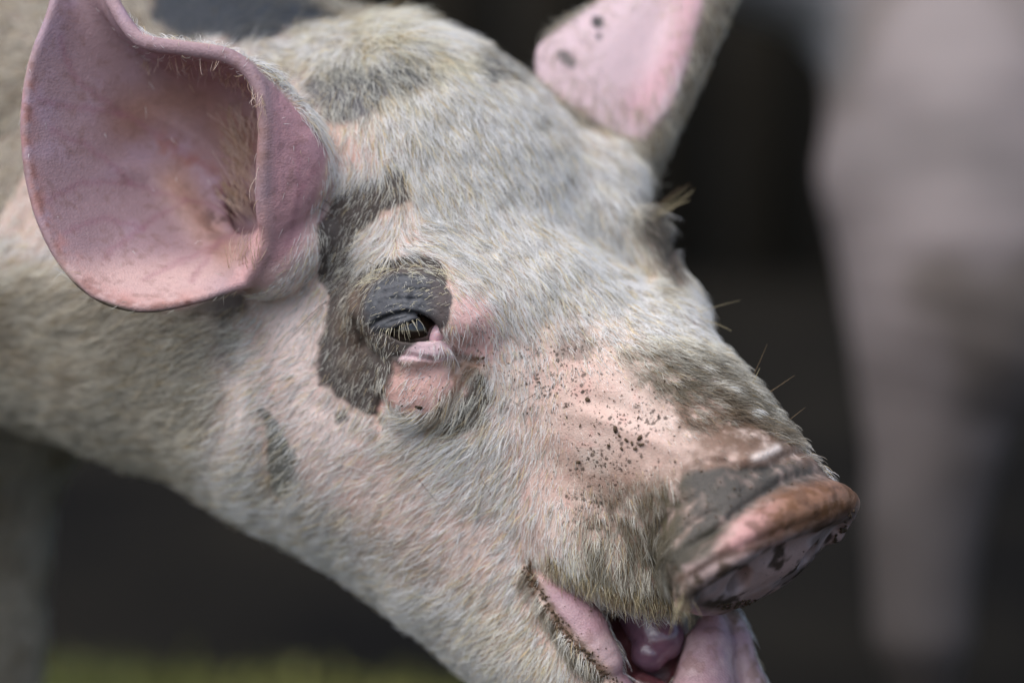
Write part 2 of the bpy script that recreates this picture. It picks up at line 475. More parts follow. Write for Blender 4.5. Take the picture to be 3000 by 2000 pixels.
# ---------------------------------------------------------------- colours of the coat and skin
def C(*c): return srgb(*c)
PINK, PALE, CREAM = C(208, 180, 168), C(222, 205, 194), C(250, 248, 238)
DARK, SLATE, BROWN, MUD = C(84, 76, 72), C(66, 70, 78), C(112, 88, 74), C(72, 64, 50)
DARKS = [  # (polygon, softness, skin colour, strength)
 ([(905,375),(948,405),(925,455),(870,500),(835,540),(812,585),(835,610),(880,588),(960,580),(1025,622),(1043,690),(1020,752),(1000,800),(915,822),(925,850),(905,890),(865,960),(810,935),(775,905),(735,890),(732,800),(745,740),(738,640),(722,580),(735,515),(790,440),(850,395)], 7, DARK, 1.0),
 ([(608,930),(640,945),(660,990),(682,1050),(678,1100),(655,1135),(622,1118),(605,1080),(612,1010)], 9, C(96, 98, 92), .95),
 ([(470,700),(552,676),(560,705),(530,745),(490,735)], 14, DARK, .9),
 ([(490,755),(545,770),(562,830),(545,880),(500,850)], 18, C(120, 112, 110), .8),
 ([(680,180),(780,150),(930,140),(1000,170),(900,228),(845,272),(775,278),(715,245)], 16, SLATE, .92),
 ([(696,215),(715,240),(748,335),(738,350),(715,290)], 6, SLATE, .95),
 ([(1075,105),(1160,72),(1245,82),(1262,145),(1205,200),(1115,190),(1065,150)], 10, C(62, 60, 62), 1.0),
 ([(1195,245),(1285,262),(1310,310),(1290,345),(1225,300)], 14, DARK, .45),
 ([(1470,445),(1530,455),(1578,500),(1570,625),(1530,665),(1488,600),(1452,520)], 30, C(50, 44, 38), .95),  # far eye socket: its shade painted in, with the dirty brow hair
 ([(1310,320),(1345,330),(1340,370),(1305,360)], 8, DARK, .6),
 ([(1360,38),(1384,38),(1388,60),(1372,68),(1358,58)], 4, C(52, 50, 54), 1.0),
 ([(1368,76),(1382,76),(1382,92),(1369,92)], 4, C(70, 66, 70), .9),
 ([(1278,118),(1302,115),(1325,140),(1318,160),(1290,146)], 5, C(90, 86, 84), .9),
 ([(330,-300),(960,-300),(900,10),(760,40),(650,76),(560,100),(450,88),(352,62)], 14, C(40, 44, 50), 1.0),
 ([(1260,760),(1345,750),(1360,790),(1330,830),(1275,820)], 10, C(104, 98, 92), .6),
 ([(1090,846),(1135,905),(1120,975),(1060,1015),(1000,1000),(1040,940)], 12, C(58, 56, 46), .92),
 ([(775,945),(800,935),(805,965),(785,970)], 4, DARK, .9),
]
LIDP = [(826,735),(832,690),(870,640),(940,625),(1010,640),(1038,680),(1030,722),(1013,770),(985,740),(960,732),(905,752),(862,762)]
BARE = [  # thinly haired areas
 ([(1590,1350),(1720,1380),(1720,1450),(1580,1430)], 10, 1.0),
 ([(1230,740),(1420,720),(1580,880),(1580,1100),(1400,1180),(1230,1120),(1170,900)], 60, .5),
 ([(560,640),(730,520),(760,900),(860,980),(1000,1080),(1150,1200),(1150,1400),(900,1330),(700,1150),(620,900)], 50, .55),
 ([(1180,1050),(1500,1180),(1500,1250),(1250,1280)], 40, .3),
 ([(640,540),(760,380),(900,350),(760,280),(700,330)], 30, .5),
 ([(838,735),(842,690),(880,650),(940,640),(1000,645),(1026,690),(1016,770),(985,790),(900,790),(862,770)], 10, .55),
 ([(1035,700),(1070,660),(1120,690),(1130,760),(1120,830),(1060,850),(985,850),(925,835),(905,810),(985,785),(1030,790)], 24, .72),
 ([(905,830),(1010,820),(1080,850),(1050,900),(1000,930),(940,940),(885,915)], 12, .72),
 ([(1290,870),(1420,850),(1540,920),(1580,1010),(1560,1080),(1440,1110),(1340,1100),(1270,1020)], 24, .72),
 ([(1560,1010),(1700,960),(1830,1020),(1900,1070),(1990,1090),(2030,1160),(1960,1300),(1860,1420),(1700,1440),(1580,1400),(1530,1330),(1540,1240),(1500,1200),(1540,1120)], 14, .97),
 ([(1218,1304),(1300,1330),(1350,1362),(1420,1385),(1600,1395),(1760,1420),(1800,1700),(1450,1700),(1400,1560),(1330,1480),(1262,1400)], 8, 1.0),
 ([(1200,1180),(1280,1200),(1290,1270),(1230,1300),(1200,1260)], 14, .5),
]
MUDS = [  # (polygon, softness, colour, strength)
 ([(1520,860),(1640,840),(1800,960),(1960,1080),(1990,1180),(1880,1180),(1700,1200),(1540,1300),(1450,1250),(1500,1100),(1560,1020)], 64, C(118, 94, 78), .85),
 ([(1590,1075),(1690,1072),(1740,1072),(1830,1052),(1930,1070),(1975,1100),(1880,1112),(1800,1128),(1720,1170),(1670,1215),(1600,1290),(1530,1330),(1480,1280),(1490,1190),(1545,1110)], 14, C(74, 72, 68), .93),
 ([(1340,1150),(1450,1110),(1570,1100),(1560,1240),(1550,1330),(1560,1400),(1440,1390),(1320,1340),(1330,1250)], 44, C(92, 84, 62), .85),
 ([(1420,800),(1540,780),(1640,790),(1780,920),(1900,1040),(1800,1030),(1700,1000),(1560,950),(1450,880)], 34, C(84, 76, 58), .92),
 ([(1540,930),(1640,900),(1800,1000),(1900,1080),(1800,1060),(1680,1030),(1560,990)], 26, C(112, 88, 72), .85),
 ([(1270,1040),(1500,1040),(1480,1200),(1330,1180)], 50, C(140, 114, 96), .55),
 ([(1040,825),(1095,815),(1115,835),(1075,870),(1050,930),(1005,975),(985,960),(1040,890)], 10, C(128, 90, 56), .7),
 ([(790,660),(835,650),(838,740),(850,800),(820,880),(775,850),(765,740)], 22, C(112, 95, 82), .65),
 ([(1208,1282),(1225,1300),(1262,1395),(1310,1470),(1380,1540),(1450,1610),(1420,1640),(1300,1500),(1240,1410),(1200,1320)], 12, C(84, 60, 36), .95),
 ([(1205,1262),(1290,1290),(1250,1310),(1215,1300)], 8, C(140, 108, 78), .6),
 ([(1100,1330),(1200,1400),(1300,1568),(1100,1480)], 60, C(190, 168, 130), .35),
 ([(1500,1280),(1560,1250),(1650,1200),(1680,1220),(1660,1280),(1630,1310),(1625,1345),(1570,1390),(1525,1370)], 14, C(66, 62, 52), .85),
 ([(1560,1390),(1700,1410),(1800,1385),(1880,1315),(1940,1235),(1975,1180),(2000,1240),(1880,1440),(1600,1440)], 8, C(58, 50, 36), .8),
]
RIMP = [(1640,1266),(1690,1202),(1745,1162),(1800,1128),(1885,1100),(1960,1098),(1990,1130),(1960,1175),(1850,1215),(1740,1250),(1690,1270),(1650,1280)]
EARNP = [(650,590),(560,655),(430,705),(320,715),(210,680),(110,580),(50,440),(40,250),(70,120),(110,-60),(300,-60),(330,80),(540,110),(605,170),(700,270),(752,350),(720,470),(680,560)]
EARFP = [(1228,105),(1390,-10),(1400,-300),(1625,-300),(1612,15),(1592,90),(1568,180),(1530,250),(1480,320),(1430,310),(1340,262),(1270,215),(1232,170)]
def mixc(c, k, col): return c * (1 - k[:, None]) + np.asarray(col) * k[:, None]
def paint(P, px, py, facing):
    n = len(P)
    w1 = (fbm(P, 26, 21, 3) - .5); w2 = (fbm(P, 90, 27, 3) - .5); w3 = vnoise(P, 9, 33) - .5
    qx, qy = px + w1 * 30, py + (fbm(P, 26, 41, 3) - .5) * 30
    fr = (facing > -0.15).astype(float)
    skin = np.tile(PINK, (n, 1)); hair = np.tile(CREAM, (n, 1)); den = np.ones(n); fleck = np.zeros(n); wet = np.zeros(n)
    skin = mixc(skin, sst(-.1, .5, w2), PALE)
    skin = mixc(skin, sst(.05, .25, w1) * .3, C(210, 156, 146))
    ck = sst(50, -50, poly(px, py, [(580,620),(735,560),(735,900),(850,970),(760,1120),(650,950)])) * fr
    skin = mixc(skin, ck * .8, C(242, 222, 214))
    fh = sst(90, -90, poly(px, py, [(760,160),(1250,80),(1500,380),(1620,780),(1500,840),(1200,700),(1050,560),(930,480),(900,330)])) * fr
    skin = mixc(skin, fh * (.6 + sst(-.05, .2, w1) * .3), C(188, 176, 158)); den *= 1 + .45 * fh
    # the duller neck and trunk
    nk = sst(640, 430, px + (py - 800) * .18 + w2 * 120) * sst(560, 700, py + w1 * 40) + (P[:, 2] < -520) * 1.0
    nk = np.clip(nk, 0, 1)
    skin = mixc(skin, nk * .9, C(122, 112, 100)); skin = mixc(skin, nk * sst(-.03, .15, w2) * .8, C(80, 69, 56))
    cr_ = sst(260, 120, py + w2 * 60) * sst(520, 620, px) * sst(1250, 1000, px) * fr
    hair = mixc(hair, cr_ * sst(-.1, .2, w1 + w2) * .5, C(206, 192, 158))
    skin = mixc(skin, cr_ * .7, C(132, 126, 118)); skin = mixc(skin, cr_ * sst(.02, .1, w2) * .8, C(84, 86, 90))
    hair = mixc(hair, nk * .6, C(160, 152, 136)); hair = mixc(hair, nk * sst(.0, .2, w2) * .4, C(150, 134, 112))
    nn = np.exp(-(seg2(px, py, [(552,850),(548,960),(510,1050),(500,1110)])[0] / 42) ** 2)
    skin = mixc(skin, nn * fr, C(246, 226, 216)); hair = mixc(hair, nn * fr * .95, C(250, 242, 234)); den *= 1 - .5 * nn * fr
    lo = sst(-40, 60, py - (1000 + (px - 500) * .55) + w2 * 80) * fr * sst(1250, 900, px)
    skin = mixc(skin, lo * .5, C(176, 166, 148))
    ux, uy = qx + (fbm(P, 70, 101, 2) - .5) * 46, qy + (fbm(P, 70, 111, 2) - .5) * 46
    for pl, soft, col, k in DARKS:
        m = sst(soft, -soft, poly(ux, uy, pl)) * k * fr
        skin = mixc(skin, m, col); hair = mixc(hair, m * .3, col * .4 + C(170, 160, 146) * .7); den *= 1 - .66 * m
        if pl[0] == (1470, 445): hair = mixc(hair, m * .85, C(74, 64, 50))
        if pl[0] in ((690, 190), (680, 180), (1075, 105)): hair = mixc(hair, m * .4, C(176, 182, 182))
        if pl[0] == (330, -300): hair = mixc(hair, m * .85, C(74, 78, 80)); den *= 1 - .4 * m
    m = sst(9, -8, poly(px, py, LIDP) + w1 * 22) * fr
    skin = mixc(skin, m, C(86, 88, 93)); skin = mixc(skin, m * sst(.0, .15, fbm(P, 14, 95, 2) - .5) * .6, C(58, 60, 66)); skin = mixc(skin, m * sst(960, 1020, px), C(92, 82, 80)); hair = mixc(hair, m * .3, C(170, 170, 165))
    q, _ = seg2(px, py, SLIT_U); m = np.exp(-(q / 6) ** 2) * fr * (px < 1010); skin = mixc(skin, m * .85, C(34, 34, 38))
    q, _ = seg2(px, py, [(869,735),(900,723),(930,715),(960,719),(990,738)]); skin = mixc(skin, np.exp(-(q / 5) ** 2) * fr * .7, C(30, 31, 36))
    # pink lower lid and inner corner
    m = sst(5, -5, poly(px, py, [(925,812),(945,796),(962,785),(1015,779),(1038,795),(1042,820),(1000,835),(960,830),(915,828)])) * fr
    skin = mixc(skin, m, C(226, 196, 200))
    m = sst(10, -10, poly(qx, qy, [(1046,700),(1080,670),(1140,700),(1160,780),(1120,830),(1060,810),(1020,776),(1035,760)])) * fr
    skin = mixc(skin, m * .8, C(226, 182, 178))
    m = sst(12, -12, poly(qx, qy, [(905,835),(1010,830),(1050,880),(1000,950),(930,970),(870,940),(890,890)])) * fr
    skin = mixc(skin, m * .9, C(224, 180, 170))
    # ears
    en = sst(6, -6, poly(px, py, EARNP)) * (P[:, 2] > -330) * fr
    skin = mixc(skin, en, C(158, 132, 138))
    skin = mixc(skin, en * sst(.0, .22, w2) * .4, C(176, 154, 174))
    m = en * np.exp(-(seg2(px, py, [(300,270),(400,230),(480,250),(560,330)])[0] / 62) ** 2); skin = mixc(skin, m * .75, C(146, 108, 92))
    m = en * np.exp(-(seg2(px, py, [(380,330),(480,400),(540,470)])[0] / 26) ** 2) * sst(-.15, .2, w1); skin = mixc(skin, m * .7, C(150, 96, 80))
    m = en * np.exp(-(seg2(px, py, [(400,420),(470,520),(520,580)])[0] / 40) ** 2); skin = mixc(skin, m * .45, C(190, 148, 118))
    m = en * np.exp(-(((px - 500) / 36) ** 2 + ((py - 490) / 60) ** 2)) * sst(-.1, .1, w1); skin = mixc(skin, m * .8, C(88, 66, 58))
    m = en * sst(560, 640, py) * sst(600, 450, px); skin = mixc(skin, m * .6, C(218, 182, 174))  # lower ear paler: the light falling there is put into the colour
    eb = sst(14, -14, poly(qx, qy, [(600,470),(745,360),(768,430),(725,520),(690,600),(610,665),(520,670),(560,600)])) * fr; skin = mixc(skin, eb * .8, C(206, 164, 164)); den *= 1 - eb * .75
    m = en * np.exp(-(seg2(px, py, [(60,200),(60,380),(110,520),(200,660),(330,706),(460,690)])[0] / 22) ** 2) * sst(-.2, .2, w1); skin = mixc(skin, m * .5, C(188, 128, 118))
    m = en * sst(612, 640, px); skin = mixc(skin, m * .6, C(196, 146, 152))
    VEINS = ([(585,520),(500,560),(420,600),(330,640)], [(500,560),(440,640)], [(560,480),(430,460),(300,420),(180,420),(110,460)], [(430,460),(330,520),(240,590)], [(300,420),(210,340),(120,300)], [(560,440),(420,350),(280,260),(170,180),(140,90)], [(280,260),(180,250),(90,230)], [(330,520),(230,500),(150,530)], [(660,560),(690,440),(680,330)], [(690,440),(725,390)])
    for vn in VEINS:
        m = en * np.exp(-((seg2(qx * .7 + px * .3, qy * .7 + py * .3, vn)[0]) / 7.5) ** 2); skin = mixc(skin, m * .34, C(140, 92, 108))
    skin = mixc(skin, en * sst(.05, .25, fbm(P, 18, 91, 3) - .5) * .35, C(122, 92, 82)); fleck = np.maximum(fleck, en * .17)
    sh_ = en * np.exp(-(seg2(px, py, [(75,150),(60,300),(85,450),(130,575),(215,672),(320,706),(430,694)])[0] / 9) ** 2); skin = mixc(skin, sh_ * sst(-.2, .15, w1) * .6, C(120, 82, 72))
    ef = sst(12, -12, poly(px, py, EARFP) + w1 * 12) * (P[:, 2] < -480) * fr
    skin = mixc(skin, ef, C(208, 184, 190))
    m = ef * np.exp(-(seg2(px, py, [(1590,-20),(1570,100),(1530,170),(1470,240)])[0] / 42) ** 2); skin = mixc(skin, m * .7, C(196, 150, 160))
    for pl, soft, col, k in DARKS[10:13]:
        m = sst(soft, -soft, poly(px, py, pl)) * k * fr; skin = mixc(skin, m, col)
    # muzzle
    for pl, soft, col, k in MUDS:
        m = sst(soft, -soft, poly(qx, qy, pl) + w1 * soft) * k * fr * np.clip(.75 + w1 * 2.4 + w3 * .5, 0, 1)
        if soft == 14: m = sst(14, -14, poly(qx, qy, pl)) * fr * np.clip(.85 + w1 * 1.1, 0, .95)
        skin = mixc(skin, m, col); hair = mixc(hair, m * .85, np.asarray(col) * .8 + C(120, 112, 88) * .3)
    q = poly(px, py, [(1570,1300),(1700,1262),(1850,1215),(1955,1170),(1978,1190),(1930,1290),(1860,1370),(1720,1412),(1600,1395)])
    m = sst(10, -10, q) * fr
    pc = mixc(np.tile(C(200, 168, 162), (n, 1)), sst(-.1, .2, w2), C(216, 202, 206))
    pc = mixc(pc, sst(.0, .14, w2) * .7, C(120, 92, 78)); pc = mixc(pc, sst(.09, .2, fbm(P, 44, 77, 3) - .5) * .9, C(62, 48, 34))
    pc = mixc(pc, sst(-40, -4, q) * sst(1300, 1360, py) * .8, C(66, 56, 38))
    skin = skin * (1 - m[:, None]) + pc * m[:, None]
    m = sst(20, -16, poly(qx * .8 + px * .2, qy * .8 + py * .2, RIMP)) * fr
    rc = mixc(np.tile(C(196, 150, 146), (n, 1)), sst(1690, 1830, px), C(142, 106, 84))
    rc = mixc(rc, sst(1690, 1600, px), C(150, 138, 128)); rc = mixc(rc, sst(-.02, .14, w1) * .75 * sst(1650, 1800, px), C(104, 72, 46)); rc = mixc(rc, sst(.02, .12, fbm(P, 30, 55, 2) - .5) * .6, C(92, 66, 48))
    skin = skin * (1 - m[:, None]) + rc * m[:, None]; wet += m * .75
    m = np.exp(-(seg2(px, py, [(1560,1330),(1640,1285),(1740,1256),(1850,1212),(1950,1172)])[0] / 9) ** 2) * fr; skin = mixc(skin, m * .75, C(70, 48, 34))
    m = np.exp(-(seg2(px, py, [(1735,1050),(1760,1042),(1785,1028)])[0] / 10) ** 2) * fr; skin = mixc(skin, m * .9, C(228, 214, 206))
    # mouth
    q = poly(px, py, [(1232,1316),(1340,1368),(1420,1385),(1600,1395),(1760,1440),(1800,1800),(1500,1900),(1460,1700),(1420,1560),(1350,1480),(1290,1420)])
    m = sst(13, -11, q + w1 * 14) * fr
    mc = mixc(np.tile(C(192, 164, 166), (n, 1)), sst(-.1, .2, w2), C(172, 138, 146)); mc = mixc(mc, sst(.04, .16, w1) * .4, C(140, 104, 96))
    deep = sst(-110, -190, P[:, 2]) * sst(1330, 1400, px) * sst(1600, 1560, px)  # shade of the mouth cavity painted in, darker with depth
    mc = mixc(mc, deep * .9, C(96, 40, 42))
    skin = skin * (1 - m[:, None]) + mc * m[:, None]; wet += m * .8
    dl_ = np.exp(-(seg2(qx * .5 + px * .5, qy * .5 + py * .5, [(1212,1302),(1245,1368),(1290,1436),(1350,1508),(1415,1575)])[0] / 13) ** 2) * fr * sst(-.12, .1, w1 + w3 * .3)
    skin = mixc(skin, dl_ * .9, C(92, 66, 42)); wet *= 1 - dl_
    dl_ = np.exp(-(seg2(px, py, [(1690,1420),(1738,1500),(1765,1590)])[0] / 22) ** 2) * fr * sst(-.12, .1, w1)
    skin = mixc(skin, dl_ * .8, C(120, 92, 70)); wet *= 1 - dl_
    # mud specks
    for cx, cy, rx, ry, k in ((1270,880,150,120,1.0),(1460,960,110,90,1.0),(1390,1060,150,90,.9),(1340,780,110,60,.8),(1130,760,100,90,.5),(1350,1180,110,110,.9),(970,900,90,60,.45),(1560,860,120,70,.8),(1180,1000,110,110,.5),(1300,1480,90,120,.35),(960,1080,260,120,.2)):
        fleck = np.maximum(fleck, k * np.exp(-(((px - cx) / rx) ** 2 + ((py - cy) / ry) ** 2)) * fr)
    for pl, soft, k in BARE: den *= 1 - k * sst(soft, -soft, poly(qx, qy, pl)) * fr
    den *= 1 - en * .965; e2 = (poly(px, py, EARNP) < 34) * (P[:, 2] > -330) * ((px < 640) & (py < 720)); den *= 1 - e2 * np.where((px > 300) & (py < 200), .5, .92); den *= 1 - ef * .6
    dl = (P - DC) @ DFR.T; rr_ = np.hypot(dl[:, 0] / 290, dl[:, 1] / 185); dk = sst(-75, -45, dl[:, 2]) * sst(1.35, 1.2, rr_); den *= 1 - dk
    return np.clip(skin, .003, .95), np.clip(hair, .01, .9), den, np.clip(fleck, 0, 1), np.clip(wet, 0, 1)

def normals(V, F):
    a, b, c = V[F[:, 0]], V[F[:, 1]], V[F[:, 2]]
    fn = np.cross(V[F[:, 2]] - a, V[F[:, 3]] - b)
    N = np.zeros_like(V)
    for i in range(4): 
        for t in range(3): N[:, t] += np.bincount(F[:, i], fn[:, t], len(V))
    return nrm(N), fn * .5
VN, FN = normals(PV, PF)
px_, py_ = proj(PV)
VIEW = nrm(np.array([0, 0, D]) - PV)
FACING = (VN * VIEW).sum(1)
t1 = time.time()
SK, HC, DEN, FLK, WET = paint(PV, px_, py_, FACING)
print('paint', round(time.time() - t1, 1), flush=True)

# ---------------------------------------------------------------- materials
def mat(name, **kw):
    m = bpy.data.materials.new(name); m.use_nodes = True
    b = m.node_tree.nodes['Principled BSDF']
    for k, v in kw.items():
        i = b.inputs[k.replace('_', ' ')]
        i.default_value = (*v, 1) if hasattr(v, '__len__') and len(v) == 3 else v
    return m, m.node_tree, b
def node(nt, t, **kw):
    n = nt.nodes.new(t)
    for k, v in kw.items():
        if k in n.inputs.keys(): n.inputs[k].default_value = v
        else: setattr(n, k, v)
    return n
def skin_material(name):
    m, nt, b = mat(name, Roughness=.55)
    L = nt.links
    at = node(nt, 'ShaderNodeAttribute', attribute_name='col')
    fl = node(nt, 'ShaderNodeAttribute', attribute_name='fleck')
    we = node(nt, 'ShaderNodeAttribute', attribute_name='wet')
    co = node(nt, 'ShaderNodeTexCoord')
    # dried mud specks of several sizes, denser where the attribute is high
    cur = at.outputs['Color']
    for sc_, amp, seed in ((230, .44, 0), (330, .5, 3.1), (560, .5, 7.7)):
        mp = node(nt, 'ShaderNodeMapping'); mp.inputs['Location'].default_value = (seed, seed * 2, -seed)
        L.new(co.outputs['Object'], mp.inputs['Vector'])
        nz = node(nt, 'ShaderNodeTexNoise', Scale=sc_ * 1.3, Detail=2.0); L.new(mp.outputs[0], nz.inputs['Vector'])
        mx = node(nt, 'ShaderNodeVectorMath', operation='SCALE'); mx.inputs['Scale'].default_value = .003
        L.new(nz.outputs['Color'], mx.inputs[0])
        ad = node(nt, 'ShaderNodeVectorMath', operation='ADD'); L.new(mp.outputs[0], ad.inputs[0]); L.new(mx.outputs[0], ad.inputs[1])
        vo = node(nt, 'ShaderNodeTexVoronoi', Scale=sc_, Randomness=1.0); L.new(ad.outputs[0], vo.inputs['Vector'])
        # radius per cell: random * fleck
        sp = node(nt, 'ShaderNodeSeparateColor'); L.new(vo.outputs['Color'], sp.inputs[0])
        ra = node(nt, 'ShaderNodeMath', operation='MULTIPLY'); L.new(sp.outputs[0], ra.inputs[0]); L.new(fl.outputs['Fac'], ra.inputs[1])
        rb = node(nt, 'ShaderNodeMath', operation='MULTIPLY'); L.new(ra.outputs[0], rb.inputs[0]); rb.inputs[1].default_value = amp
        cmp_ = node(nt, 'ShaderNodeMath', operation='SUBTRACT'); L.new(rb.outputs[0], cmp_.inputs[0]); L.new(vo.outputs['Distance'], cmp_.inputs[1])
        sh = node(nt, 'ShaderNodeMapRange'); sh.inputs['From Min'].default_value = -.05; sh.inputs['From Max'].default_value = .10
        sh.inputs['To Max'].default_value = .8
        L.new(cmp_.outputs[0], sh.inputs['Value'])
        mc = node(nt, 'ShaderNodeMix', data_type='RGBA'); L.new(sh.outputs[0], mc.inputs[0]); L.new(cur, mc.inputs[6]); mc.inputs[7].default_value = (*C(62, 50, 40), 1)
        cur = mc.outputs[2]
    # fine mottling
    n2 = node(nt, 'ShaderNodeTexNoise', Scale=420.0, Detail=4.0); L.new(co.outputs['Object'], n2.inputs['Vector'])
    hs = node(nt, 'ShaderNodeMapRange'); hs.inputs['To Min'].default_value = .86; hs.inputs['To Max'].default_value = 1.12; L.new(n2.outputs[0], hs.inputs['Value'])
    ml = node(nt, 'ShaderNodeVectorMath', operation='SCALE'); L.new(cur, ml.inputs[0]); L.new(hs.outputs[0], ml.inputs['Scale'])
    L.new(ml.outputs[0], b.inputs['Base Color'])
    ro = node(nt, 'ShaderNodeMapRange'); ro.inputs['To Min'].default_value = .6; ro.inputs['To Max'].default_value = .22
    L.new(we.outputs['Fac'], ro.inputs['Value']); L.new(ro.outputs[0], b.inputs['Roughness'])
    b.inputs['Specular IOR Level'].default_value = .35
    b.inputs['Subsurface Weight'].default_value = .16
    b.inputs['Subsurface Radius'].default_value = (.8, .5, .4)
    b.inputs['Subsurface Scale'].default_value = .004
    v3 = node(nt, 'ShaderNodeTexVoronoi', Scale=900.0); L.new(co.outputs['Object'], v3.inputs['Vector'])
    n3 = node(nt, 'ShaderNodeTexNoise', Scale=300.0, Detail=5.0); L.new(co.outputs['Object'], n3.inputs['Vector'])
    sm = node(nt, 'ShaderNodeMath', operation='ADD'); L.new(v3.outputs['Distance'], sm.inputs[0]); L.new(n3.outputs[0], sm.inputs[1])
    bp = node(nt, 'ShaderNodeBump', Strength=.45, Distance=.0004); L.new(sm.outputs[0], bp.inputs['Height']); L.new(bp.outputs[0], b.inputs['Normal'])
    return m
SKIN = skin_material('pig_skin')
def hair_material(name):
    m = bpy.data.materials.new(name); m.use_nodes = True; nt = m.node_tree
    nt.nodes.remove(nt.nodes['Principled BSDF'])
    out = nt.nodes['Material Output']
    at = node(nt, 'ShaderNodeAttribute', attribute_name='col')
    b = nt.nodes.new('ShaderNodeBsdfPrincipled')
    b.inputs['Roughness'].default_value = .42; b.inputs['Specular IOR Level'].default_value = .5
    tr = nt.nodes.new('ShaderNodeBsdfTranslucent')
    mx = nt.nodes.new('ShaderNodeMixShader'); mx.inputs[0].default_value = .40
    hi = nt.nodes.new('ShaderNodeHairInfo')       # colour gets darker towards the roots
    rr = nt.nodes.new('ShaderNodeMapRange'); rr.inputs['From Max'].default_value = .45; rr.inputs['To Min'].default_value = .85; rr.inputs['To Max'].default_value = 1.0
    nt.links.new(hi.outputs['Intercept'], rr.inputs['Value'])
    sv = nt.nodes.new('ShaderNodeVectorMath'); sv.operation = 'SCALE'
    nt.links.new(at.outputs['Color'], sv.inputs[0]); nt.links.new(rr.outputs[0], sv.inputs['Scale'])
    nt.links.new(sv.outputs[0], b.inputs['Base Color']); nt.links.new(sv.outputs[0], tr.inputs['Color'])
    nt.links.new(b.outputs[0], mx.inputs[1]); nt.links.new(tr.outputs[0], mx.inputs[2]); nt.links.new(mx.outputs[0], out.inputs['Surface'])
    return m
HAIR = hair_material('bristle')

# ---------------------------------------------------------------- objects
COL = SC.collection
def link(name, data, parent=None, **props):
    o = bpy.data.objects.new(name, data); COL.objects.link(o)
    if parent is not None: o.parent = parent
    for k, v in props.items(): o[k] = v
    return o
def set_attr(me, name, typ, arr):
    a = me.attributes.new(name, typ, 'POINT')
    if typ == 'FLOAT_COLOR':
        c = np.ones((len(arr), 4), np.float32); c[:, :3] = arr
        a.data.foreach_set('color', c.ravel())
    else: a.data.foreach_set('value', np.ascontiguousarray(arr, np.float32))
base = to_world(drop(P3(-25, 800, -1300)))
pig = link('pig', None, label='spotted pink pig in front with a dirty snout and open mouth, seen close up', category='pig')
pig.location = base
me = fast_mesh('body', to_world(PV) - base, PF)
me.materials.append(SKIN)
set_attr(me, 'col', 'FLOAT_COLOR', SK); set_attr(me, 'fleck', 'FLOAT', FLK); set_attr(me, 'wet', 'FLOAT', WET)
body = link('body', me, pig)

def uv_ball(c, A, r, nu=48, nv=32):
    u = np.linspace(0, 2 * math.pi, nu, endpoint=False); v = np.linspace(0, math.pi, nv)
    V = np.array([[math.sin(b) * math.cos(a), math.sin(b) * math.sin(a), math.cos(b)] for b in v for a in u])
    V = np.asarray(c) + (V * r) @ np.asarray(A)
    F = np.array([(j * nu + i, (j + 1) * nu + i, (j + 1) * nu + (i + 1) % nu, j * nu + (i + 1) % nu) for j in range(nv - 1) for i in range(nu)])
    return V, F
def add_ball(name, c, A, r, m, parent, **kw):
    V, F = uv_ball(c, A, r)
    me = fast_mesh(name, to_world(V) - base, F); me.materials.append(m)
    return link(name, me, parent, **kw)
m_eye, nt_, b_ = mat('eyeball', Roughness=.05, Specular_IOR_Level=.6)
b_.inputs['Coat Weight'].default_value = 1.0
co_ = node(nt_, 'ShaderNodeTexCoord')
nz_ = node(nt_, 'ShaderNodeTexNoise', Scale=300.0); nt_.links.new(co_.outputs['Object'], nz_.inputs['Vector'])
rp_ = node(nt_, 'ShaderNodeValToRGB'); rp_.color_ramp.elements[0].color = (*C(12, 9, 7), 1); rp_.color_ramp.elements[1].color = (*C(40, 28, 18), 1)
nt_.links.new(nz_.outputs[0], rp_.inputs[0]); nt_.links.new(rp_.outputs[0], b_.inputs['Base Color'])
m_pink, _, b_ = mat('inner_eye', Base_Color=C(214, 178, 186), Roughness=.2, Subsurface_Weight=.3)
b_.inputs['Subsurface Scale'].default_value = .002
add_ball('eyeball', EYE, I3, (EYE_R,) * 3, m_eye, body)
add_ball('eyeball', EYER, I3, (EYE_R,) * 3, m_eye, body)
add_ball('third_eyelid', P3(1006, 768, -52), rotz(-40), (22, 32, 34), m_pink, body)

